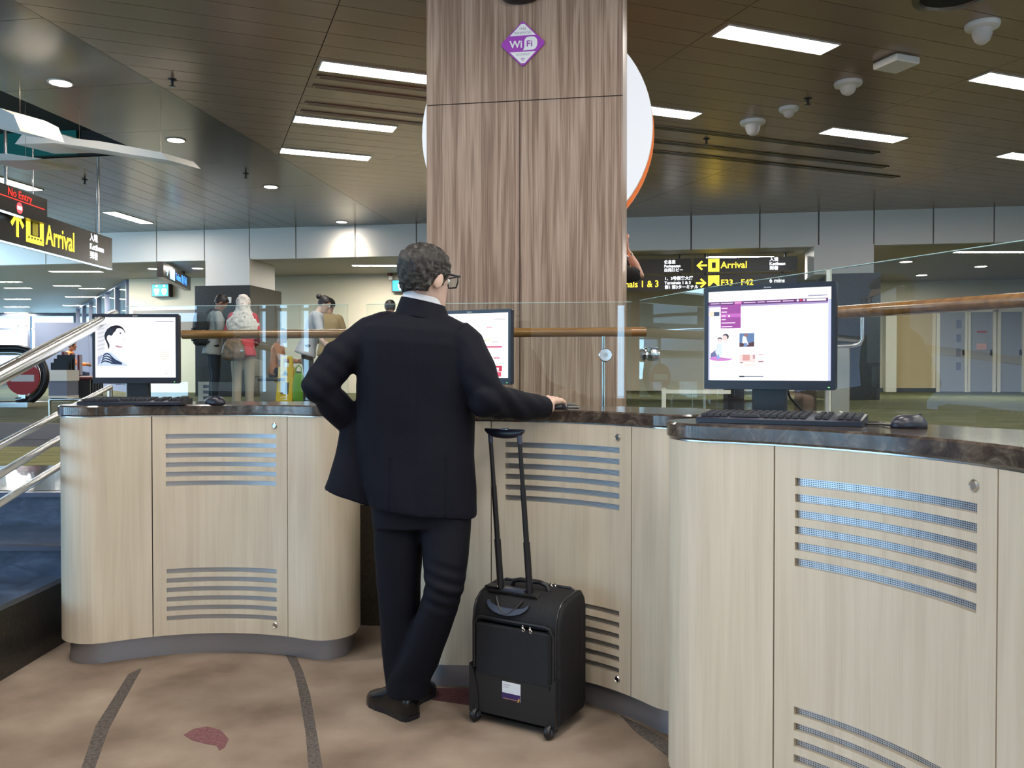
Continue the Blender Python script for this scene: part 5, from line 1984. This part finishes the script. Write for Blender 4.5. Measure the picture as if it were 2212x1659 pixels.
def figure(label, base, heading, h=1.68, lean=0.0, hpitch=0.0, hyaw=0.0, top='white', bottom='black', skin='skin_tan', hair='blackhair', style='short', arms=None, sleeve='short', sit=False, flare=1.0, shoes='shoe', group=None, arms_world=None):
    k = h / 1.72
    t = thing('person', label, 'person', base, R(heading), group)
    hipz = (.93 if not sit else .52) * k
    T = Matrix.Translation((0, 0, hipz)) @ Matrix.Rotation(R(-lean), 4, 'X') @ Matrix.Scale(k, 4)
    inv = (Matrix.Translation(base) @ Matrix.Rotation(R(heading), 4, 'Z')).inverted()
    tors = [(-.03, .155, .105, 0), (.05, .158, .108, 0), (.16, .145, .10, .0), (.28, .155, .108, .005), (.40, .172, .112, .0), (.48, .168, .095, -.01), (.53, .115, .075, -.012), (.56, .062, .058, -.008)]
    body, topm, botm = MB(), MB(), MB()
    def trings(grow, z1=99):
        return [[T @ Vector((x, y, z)) for x, y in sup(0, yo, rx_ + grow, ry_ + grow, 2.3, 20)] for z, rx_, ry_, yo in tors if z <= z1]
    body.loft(trings(-.012))
    tl = [(-.13, .188, .150, 0), (-.04, .178, .136, 0)] + tors[1:] if not sit else tors
    topm.loft([[T @ Vector((x, y, z)) for x, y in sup(0, yo, rx_ + .018, ry_ + .018, 2.3, 22)] for z, rx_, ry_, yo in tl])
    hc_ = T @ Vector((0, .035, .70))
    body.tube([T @ Vector((0, -.01, .50)), T @ Vector((0, .01, .62)), hc_ - Vector((0, 0, .03 * k))], [.060 * k, .054 * k, .052 * k], 14)
    HM = Matrix.Translation(hc_) @ Matrix.Rotation(R(-hyaw), 4, 'Z') @ Matrix.Rotation(R(-hpitch), 4, 'X') @ Matrix.Scale(k, 4)
    hb = head_mb().xf(HM)
    body.add(hb.v, hb.f)
    # legs
    for s_ in (-1, 1):
        if sit:
            jt = [(s_ * .09 * k, 0, hipz), (s_ * .11 * k, .42 * k, hipz - .02), (s_ * .11 * k, .44 * k, .10)]
        else:
            jt = [(s_ * .088 * k, 0, hipz - .02 * k), (s_ * .095 * k, .012, .50 * k), (s_ * .10 * k, -.012, .09 * k)]
        jt = [Vector(p) for p in jt]
        body.tube(jt + [jt[2] + Vector((0, .10 * k, -.055 * k))], [.078 * k, .052 * k, .036 * k, .030 * k], 12, dome=True)
        botm.tube([jt[0] + Vector((0, 0, .05)), (jt[0] + jt[1]) / 2, jt[1], (jt[1] + jt[2]) / 2, jt[2] + Vector((0, 0, -.02))], [.100 * k, .090 * k, .070 * k * flare, .062 * k * flare, .055 * k * flare * flare], 14)
        u_, so_ = shoe_mb((jt[2].x, jt[2].y - .05), (jt[2].x + s_ * .03, jt[2].y + .20 * k))
        sh = obj('shoe', u_, shoes, t, True)
        obj('sole', so_, 'black', sh)
    botm.loft([[(x, y, z) for x, y in sup(0, 0, .156 * k, .108 * k, 2.3, 20)] for z in (hipz - .10 * k, hipz + .06 * k)] if not sit else [[(x, y, z) for x, y in sup(0, 0.02, .17 * k, .13 * k, 2.3, 20)] for z in (hipz - .09, hipz + .05)])
    # arms
    arms = arms or [((-.25, .0, 1.12), (-.24, .12, .88)), ((.25, .0, 1.12), (.24, .12, .88))]
    for s_, (el, wr) in zip((-1, 1), arms):
        sh = T @ Vector((s_ * .165, -.005, .475))
        el, wr = Vector(el), Vector(wr)
        if arms_world and arms_world.get(s_):
            el, wr = inv @ arms_world[s_][0], inv @ arms_world[s_][1]
            hd = (inv @ arms_world[s_][2]) - wr
        else:
            el, wr = el * k, wr * k
            hd = (wr - el)
        body.tube([sh + (el - sh) * .12, (sh + el) / 2, el, (el + wr) / 2, wr], [.048 * k, .044 * k, .038 * k, .036 * k, .026 * k], 12, dome=True)
        hnd = hand_mb(wr, hd, Vector((-s_ * .3, .5, .8)), .7, s_, k)
        body.add(hnd.v, hnd.f)
        if sleeve == 'short':
            mid = sh + (el - sh) * .72
            topm.tube([sh - (el - sh) * .06, sh, mid], [.070 * k, .071 * k, .064 * k], 14, dome=True)
        else:
            topm.tube([sh - (el - sh) * .06, sh, el, (el + wr) / 2, wr - (wr - el) * .06], [.070 * k, .069 * k, .058 * k, .051 * k, .043 * k], 14, dome=True)
    obj('body', remesh(body, .0105, 2), skin, t)
    tm = remesh(topm, .014, 3)
    wrinkle(tm, .008, 9)
    obj('shirt', tm, top, t)
    bm_ = remesh(botm, .014, 3)
    wrinkle(bm_, .006, 8, (1, 1, .5))
    obj('trousers', bm_, bottom, t)
    if style:
        obj('hair', hair_mesh(style).xf(HM), hair, t, True, angle=180)
    for s_ in (-1, 1):
        obj('eye', MB().ball((0, 0, 0), .011, .011, .011, 10, 8).xf(HM @ Matrix.Translation((s_ * .031, .0875, .012))), 'eye', t, True)
    return t, T, HM, k


M['greyshirt'] = mat('grey_tee', (.36, .37, .36), .8)
M['jeans'] = mat('dark_jeans', (.016, .022, .036), .8)
M['khaki'] = mat('beige_trousers', (.38, .33, .26), .85)
M['redshirt'] = mat('red_shirt', (.52, .05, .07), .8)
M['orangeshirt'] = mat('orange_shirt', (.55, .25, .13), .8)
M['navy'] = mat('navy_cloth', (.02, .028, .06), .8)
M['lightgrey'] = mat('light_grey_tee', (.40, .41, .46), .8)
M['tanshirt'] = mat('tan_shirt', (.34, .23, .10), .8)
M['blacktee'] = mat('black_tee', (.012, .012, .012), .8)
M['bagbrown'] = mat('brown_leather', (.16, .105, .065), .4)
M['scarf'] = noisy('white_floral_scarf', [(.30, (.30, .24, .27)), (.40, (.62, .57, .54)), (.55, (.70, .66, .62)), (.75, (.74, .70, .66))], (24, 24, 24), 1, 2, rough=.85)

# headscarf wearer seen from behind
bx_ = (525 - CX) / F * 12.2
t, T, HM, k = figure('woman in a white floral headscarf red top and beige trousers seen from behind', (bx_, 12.2, ZU), 6, 1.60, 2, -8, 0, 'redshirt', 'khaki', 'skin_tan', 'blackhair', None, [((-.27, .02, 1.12), (-.20, .22, 1.05)), ((.25, .0, 1.10), (.16, .22, 1.0))], 'long', flare=1.14)
sc2 = MB()
rows = []
for z, rx_, ry_, yo in ((.885, .012, .014, .0), (.870, .062, .068, .0), (.82, .098, .110, .01), (.76, .106, .122, .015), (.70, .104, .120, .01), (.64, .112, .118, .0), (.58, .155, .128, -.01), (.52, .212, .142, -.01), (.45, .252, .152, -.012), (.36, .258, .156, -.012), (.28, .250, .150, -.012), (.275, .21, .12, -.012)):
    rows.append([T @ Vector((x, y + .02, z - .03)) for x, y in sup(0, yo, rx_, ry_, 2.1, 28)])
sc2.loft(rows)
sm = remesh(sc2, .012, 2)
wrinkle(sm, .014, 11, (1, 1, 1.6))
obj('headscarf', sm, 'scarf', t)
p = P(508, 755, 12.0)
hb_ = MB()
hb_.loft([[(x, y, z) for x, y in sup(0, 0, a, b, 2.4, 20)] for a, b, z in ((.09, .04, -.16), (.155, .075, -.13), (.17, .085, -.05), (.15, .075, .05), (.11, .05, .12), (.08, .02, .15))])
hm_ = remesh(hb_, .012, 3)
wrinkle(hm_, .012, 12)
t = thing('handbag', 'slouchy brown leather handbag hanging on the back of the headscarf wearer', 'bag', (p.x, 11.93, p.z), R(5))
obj('body', hm_, 'bagbrown', t)
obj('strap', MB().tube([(-.10, .02, .10), (-.07, .03, .20), (-.03, .06, .27), (.03, .06, .27), (.07, .03, .2), (.10, .02, .10)], .012, 8), 'bagbrown', t, True)
obj('buckle', MB().cbox((.13, -.06, -.02), .04, .02, .03, .004), 'steel', t)

# man with backpack
bx_ = (462 - CX) / F * 12.6
t, T, HM, k = figure('man in a grey tee with dark jeans looking down beside the headscarf wearer', (bx_, 12.6, ZU), -62, 1.66, 6, 38, 0, 'greyshirt', 'jeans', 'skin_tan', 'blackhair', 'short', [((-.24, .10, 1.10), (-.12, .34, 1.12)), ((.24, .08, 1.08), (.14, .34, 1.10))])
bp = MB()
bp.loft([[(x, y, z) for x, y in sup(0, 0, a, b, 3, 20)] for a, b, z in ((.11, .06, -.26), (.155, .095, -.22), (.165, .105, 0), (.15, .09, .18), (.10, .05, .25))])
bpm = remesh(bp, .014, 3)
wrinkle(bpm, .008, 9)
bw_ = Matrix.Translation((bx_, 12.6, ZU)) @ Matrix.Rotation(R(-62), 4, 'Z') @ T @ Vector((0, -.225, .26))
t = thing('backpack', 'black backpack worn by the man in the grey tee', 'bag', bw_, R(-62))
obj('body', bpm, 'caseblack', t)
for s_ in (-1, 1):
    obj('strap', MB().tube([(s_ * .09, .06, .20), (s_ * .11, .14, .29), (s_ * .12, .25, .27), (s_ * .125, .345, .17), (s_ * .12, .35, .03), (s_ * .135, .27, -.12), (s_ * .12, .08, -.22)], .016, 8), 'caseblack', t, True)
obj('front_pocket', MB().cbox((0, -.105, -.09), .22, .03, .2, .012), 'caseblack', t)

# seated person in orange with the bench
cx_ = (594 - CX) / F * 14.4
figure('person in an orange top sitting in profile left of the yellow floor sign', (cx_, 14.4, ZU), -80, 1.62, 8, 12, 0, 'orangeshirt', 'navy', 'skin_tan', 'blackhair', 'short', [((-.25, .14, .78), (-.14, .40, .74)), ((.25, .14, .78), (.14, .40, .74))], 'long', sit=True)
t = thing('waiting_bench', 'dark bench under the person in orange', 'bench', (cx_ - .05, 14.4, ZU), R(-80))
obj('seat', MB().cbox((0, .05, .39), 1.1, .46, .05, .015), 'black', t)
obj('backrest', MB().cbox((0, -.24, .58), 1.1, .04, .30, .015), 'black', t)
for s_ in (-.45, .45):
    obj('leg', MB().box(s_ - .02, s_ + .02, -.15, .25, 0, .365), 'steel', t)

# bending woman with bun
bx_ = (664 - CX) / F * 12.0
t, T, HM, k = figure('woman with hair in a bun and grey tee bending forward left of the suited man', (bx_, 12.0, ZU), -78, 1.62, 18, 34, 0, 'lightgrey', 'blacktee', 'skin_pale', 'blackhair', 'bun', [((-.26, .26, 1.02), (-.16, .42, .82)), ((.27, .22, 1.02), (.20, .40, .78))])
obj('hair_bun', MB().ball((0, 0, 0), .045, .045, .04, 14, 10).xf(HM @ Matrix.Translation((0, -.125, .055))), 'blackhair', t, True)
# person behind her
bx_ = (712 - CX) / F * 13.0
figure('dark haired person in a tan shirt standing behind the woman with the bun', (bx_, 13.0, ZU), 15, 1.64, 6, 24, 30, 'tanshirt', 'khaki', 'skin_tan', 'blackhair', 'short', [((-.26, .08, 1.10), (-.15, .30, 1.05)), ((.26, .08, 1.10), (.15, .3, 1.0))], 'long')
# only the head shows above the shoulder of the man
bx_ = (846 - CX) / F * 12.4
figure('dark haired person whose head top shows behind the left suit shoulder', (bx_, 12.4, ZU), 20, 1.56, 6, 20, 0, 'navy', 'jeans', 'skin_tan', 'blackhair', 'short')
# person with the raised elbow behind the pillar
gb = Vector((.715, 7.12, ZL))
e_, w_, f_ = P(1384, 594, 7.10), P(1358, 548, 7.16), P(1343, 500, 7.2)
t, T, HM, k = figure('person in a black tee with raised bare elbow half hidden behind the wooden pillar', gb, 4, 1.86, 0, 0, 0, 'blacktee', 'jeans', 'skin', 'blackhair', 'short', arms_world={1: (e_, w_, f_)})
wl_ = MB().tube([w_ + (e_ - w_) * .06, w_ + (e_ - w_) * .16], .0335, 16)
o = tag(obj('wristwatch', wl_, 'steel', smooth=True), 'steel wristwatch on the raised arm beside the pillar', 'watch')
# distant person in orange by the windows
figure('distant seated person in orange beside the far left windows', ((147 - CX) / F * 19.5, 19.5, ZU), -70, 1.6, 5, 5, 0, 'orange', 'navy', 'skin_tan', 'blackhair', 'short', [((-.25, .14, .78), (-.14, .40, .74)), ((.25, .14, .78), (.14, .40, .74))], 'long', sit=True)
t = thing('waiting_bench', 'dark bench under the distant person in orange', 'bench', ((147 - CX) / F * 19.5, 19.5, ZU), R(-70))
obj('seat', MB().cbox((0, .05, .39), 1.1, .46, .05, .015), 'black', t)
for s_ in (-.45, .45):
    obj('leg', MB().box(s_ - .02, s_ + .02, -.15, .25, 0, .365), 'steel', t)

# ------------------------------------------------------------------ the man in the dark suit
MD = 3.07
mo = Vector((-.40, 3.15, 0))
man = thing('person', 'man in a dark suit with glasses leaning on the middle kiosk', 'person', mo)


def m_(x, y, d=MD):
    return P(x, y, d) - mo


hc_ = m_(917, 607, 3.08)
HM = Matrix.Translation(hc_) @ Matrix.Rotation(R(-40), 4, 'Z') @ Matrix.Rotation(R(-6), 4, 'X')
body = MB()
hb = head_mb().xf(HM)
body.add(hb.v, hb.f)
body.tube([m_(908, 700, 3.10), m_(908, 668, 3.09), m_(912, 630, 3.08)], [.066, .060, .058], 18)
def ring(xl, xr, yl, yr, d, hd, ex=2.4, n=30, grow=0.0):
    a, b = m_(xl, yl, d), m_(xr, yr, d)
    c = (a + b) / 2
    hx = (b - a).length / 2 + grow
    u = (b - a).normalized()
    return [c + u * px + Vector((0, py, 0)) for px, py in sup(0, 0, hx, hd + grow, ex, n)]


TOR = [(872, 962, 667, 680, 3.09, .064), (838, 990, 680, 694, 3.085, .082), (800, 1016, 690, 706, 3.08, .098), (778, 1034, 704, 724, 3.075, .112), (771, 1041, 732, 750, 3.07, .122),
       (769, 1038, 780, 785, 3.07, .128), (768, 1028, 830, 835, 3.07, .128), (768, 1024, 880, 885, 3.07, .124), (772, 1026, 930, 935, 3.07, .124), (780, 1029, 990, 1000, 3.07, .130), (788, 1031, 1045, 1062, 3.07, .136), (797, 1031, 1078, 1100, 3.07, .138), (801, 1030, 1090, 1117, 3.07, .138)]
body.loft([ring(a + 12, b - 12, c + 6, d + 6, e, f - .02) for a, b, c, d, e, f in TOR[:-3]])
LARM = [m_(806, 728, 3.08), m_(738, 772, 3.05), m_(694, 833, 3.02), m_(722, 872, 3.06), m_(764, 915, 3.13)]
RARM = [m_(1003, 752, 3.05), m_(1026, 802, 3.02), m_(1052, 862, 2.99), m_(1112, 876, 3.12), m_(1176, 880, 3.27)]
body.tube(LARM, [.055, .05, .044, .040, .030], 14, dome=True)
body.tube(RARM + [RARM[-1] + Vector((.012, .014, .0))], [.055, .05, .044, .038, .031, .030], 14, dome=True)
LL = [(852, 1090, 3.09), (858, 1270, 3.09), (868, 1480, 3.16)]
RL = [(968, 1090, 3.06), (962, 1270, 3.0), (886, 1480, 3.09)]
for lg in (LL, RL):
    body.tube([m_(*p) for p in lg], [.085, .056, .036], 14, dome=True)
body.tube([m_(868, 1490, 3.16), m_(915, 1497, 3.30)], [.036, .028], 10, dome=True)
body.tube([m_(886, 1490, 3.09), m_(850, 1505, 3.20)], [.036, .028], 10, dome=True)
wrist = RARM[-1]
hand = hand_mb(wrist + Vector((.004, .006, .014)), (.45, .86, .16), (-.86, .45, .12), 1.25, 1, 1.06, 1.1)
body.add(hand.v, hand.f)
hand2 = hand_mb(LARM[-1], (.55, .60, -.55), (.3, .6, .4), .6, 1, 1.0)
body.add(hand2.v, hand2.f)
obj('body', remesh(body, .0048, 2), 'skin_pale', man)

jac = MB()
jac.loft([ring(*r) for r in TOR])
jac.tube([LARM[0] + Vector((.05, 0, .02)), LARM[0], LARM[1], LARM[2], LARM[3], LARM[4]], [.078, .082, .073, .066, .060, .052], 18, dome=True)
jac.tube([RARM[0] + Vector((-.04, 0, .03)), RARM[0], RARM[1], RARM[2], RARM[3], RARM[4]], [.08, .086, .078, .070, .060, .046], 18, dome=False)
jac.ball(tuple(RARM[2]), .070, .070, .066, 14, 10)
jac.ball(tuple(LARM[2] + Vector((-.004, 0, -.004))), .066, .066, .066, 14, 10)
# front flap pushed out by the arm in the pocket
FLP = [(752, 800, 892, 900, 3.12, .055), (738, 806, 925, 935, 3.12, .065), (724, 812, 985, 1000, 3.12, .078), (710, 818, 1030, 1060, 3.12, .088), (701, 822, 1054, 1092, 3.12, .092)]
jac.loft([ring(a, b, c, d, e, f, 2.2, 24) for a, b, c, d, e, f in FLP])
jm = remesh(jac, .0062, 3)
# cloth folds: broad soft waves, finer at the sleeves
wrinkle(jm, .0075, 6.5, (1, 1, .55), 3)
jm.update()
nr = [v.normal.copy() for v in jm.vertices]
lel, rel_ = LARM[2], RARM[2]
cen = m_(905, 800).x
for v, n in zip(jm.vertices, nr):
    for e, fr, amp in ((lel, 46, .006), (rel_, 42, .0065), (RARM[3], 40, .005), (LARM[1], 38, .005)):
        dd2 = (v.co - e).length
        if dd2 < .14:
            v.co += n * amp * math.sin((v.co.z * .8 + v.co.x * .6) * fr * 2.2 + v.co.y * 20) * (1 - dd2 / .14)
    # centre back seam and the two side vents, as narrow grooves
    if n.y < -.3:
        g = math.exp(-((v.co.x - cen) / .0045) ** 2) * (1 if v.co.z > m_(0, 1000).z else .5)
        v.co -= n * .0022 * g
        if v.co.z < m_(0, 985).z:
            for vx in (m_(852, 1050).x, m_(968, 1050).x):
                v.co -= n * .0045 * math.exp(-((v.co.x - vx) / .004) ** 2)
obj('jacket', jm, 'suit', man)
# collar of the jacket: folded band round the neck
cb = []
NC = 26
for i in range(NC + 1):
    a = R(-205 + 310 * i / NC)
    c = m_(914, 667, 3.085)
    tilt = .020 * math.sin(a)
    ca, sa = math.cos(a), math.sin(a)
    zt_ = .010 - .034 * max(0, sa) - .018 * ca
    def q2(r_, z):
        return (c.x + ca * r_ * 1.0, c.y + sa * r_ * .86, c.z + z + zt_)
    cb.append([q2(.076, .014), q2(.081, .017), q2(.096, -.022), q2(.104, -.046), q2(.094, -.050), q2(.078, -.010)])
obj('jacket_collar', MB().loft(cb), 'suit', man, True, angle=70)
sb_ = []
for i in range(33):
    a = R(360 * i / 32)
    c = m_(912, 654, 3.085)
    ca, sa = math.cos(a), math.sin(a)
    zt_ = .006 - .026 * max(0, sa) - .014 * ca
    def q3(r_, z):
        return (c.x + ca * r_, c.y + sa * r_ * .9 , c.z + z + zt_)
    sb_.append([q3(.0665, .024), q3(.0695, .026), q3(.0735, -.02), q3(.074, -.05), q3(.069, -.05), q3(.068, -.01)])
obj('shirt_collar', MB().loft(sb_, cap=False), 'shirt', man, True, angle=70)

trs = MB()
trs.loft([ring(a, b, c, c, e, f) for a, b, c, e, f in ((800, 1018, 1010, 3.07, .112), (803, 1018, 1080, 3.07, .118), (806, 1018, 1135, 3.07, .112))])
LT = [(804, 912, 1085, 3.085, .098), (807, 914, 1135, 3.085, .098), (810, 912, 1200, 3.085, .090), (815, 908, 1270, 3.085, .080), (821, 905, 1360, 3.10, .073), (828, 904, 1430, 3.125, .068), (833, 906, 1470, 3.145, .068), (835, 910, 1494, 3.16, .072)]
RT = [(902, 1020, 1085, 3.06, .100), (906, 1018, 1135, 3.05, .100), (912, 1012, 1200, 3.02, .092), (918, 1004, 1262, 2.995, .083), (905, 990, 1315, 3.0, .078), (880, 967, 1375, 3.03, .074), (855, 945, 1435, 3.06, .070), (842, 931, 1462, 3.08, .069), (835, 924, 1497, 3.09, .073)]
trs.loft([ring(a, b, c, c + 4, e, f, 2.2, 22) for a, b, c, e, f in LT])
trs.loft([ring(a, b, c, c + 4, e, f, 2.2, 22) for a, b, c, e, f in RT])
tm = remesh(trs, .0065, 3)
wrinkle(tm, .0055, 7, (1, 1, .8), 9)
nr = [v.normal.copy() for v in tm.vertices]
kn = m_(955, 1275, 2.93)
for v, n in zip(tm.vertices, nr):
    d_ = (v.co - kn).length
    if d_ < .13:
        v.co += n * .006 * math.sin((v.co.z + .35 * v.co.x) * 130) * (1 - d_ / .13)
obj('trousers', tm, 'trouser', man)
hR, tR = G(893, 1556, 0), G(803, 1512, 0)
hL, tL = G(868, 1532, 0), G(930, 1492, 0)
for h_, t_ in ((hR, tR), (hL, tL)):
    u_, so_ = shoe_mb(h_ - mo, t_ - mo, .052)
    s_ = obj('shoe', u_, 'shoe', man, True, angle=60)
    obj('sole', so_, 'black', s_)
obj('hair', hair_mesh('short', .013, 5, True).xf(HM), 'hair', man, True, angle=180)
for s_ in (-1, 1):
    obj('eye', MB().ball((0, 0, 0), .0115, .0115, .0115, 12, 8).xf(HM @ Matrix.Translation((s_ * .031, .087, .012))), 'eye', man, True)
obj('mouth', MB().tube([(-.022, .0955, -.061), (0, .101, -.060), (.022, .0955, -.061)], [.003, .0045, .003], 8).xf(HM), 'lip', man, True)
gl_ = MB()
for s_ in (-1, 1):
    c = Vector((s_ * .035, .112, .012))
    pts = [c + Vector((x, 0, z)) for x, z in ((-.026, .018), (.026, .020), (.027, 0), (.020, -.020), (-.018, -.020), (-.026, 0), (-.026, .018))]
    gl_.tube(pts, .0030, 8)
    gl_.tube([(s_ * .062, .112, .030), (s_ * .079, .100, .030), (s_ * .0835, .05, .027), (s_ * .084, .0, .024), (s_ * .083, -.02, .012)], [.005, .0055, .0045, .0035, .003], 8)
gl_.tube([(-.009, .113, .018), (.009, .113, .018)], .003, 8)
gg = obj('glasses', gl_.xf(HM), 'black', man, True, angle=180)
for s_ in (-1, 1):
    obj('lens', MB().cbox((s_ * .035, .112, .0), .05, .002, .036).xf(HM @ Matrix.Translation((0, 0, .010))), 'window', gg)
# cuff buttons
for k in range(3):
    p = RARM[4] + (RARM[3] - RARM[4]) * (.10 + .09 * k) + Vector((.0, -.043 - .006 * k, .018))
    obj('cuff_button', MB().ball(tuple(p), .006, .003, .006, 10, 6), 'black', man, True)
ms_ = wrist + mo + Vector((.062, .105, 0))
mouse((ms_.x, ms_.y, TOPZ), -28, 'black computer mouse under the right hand of the man in the suit')
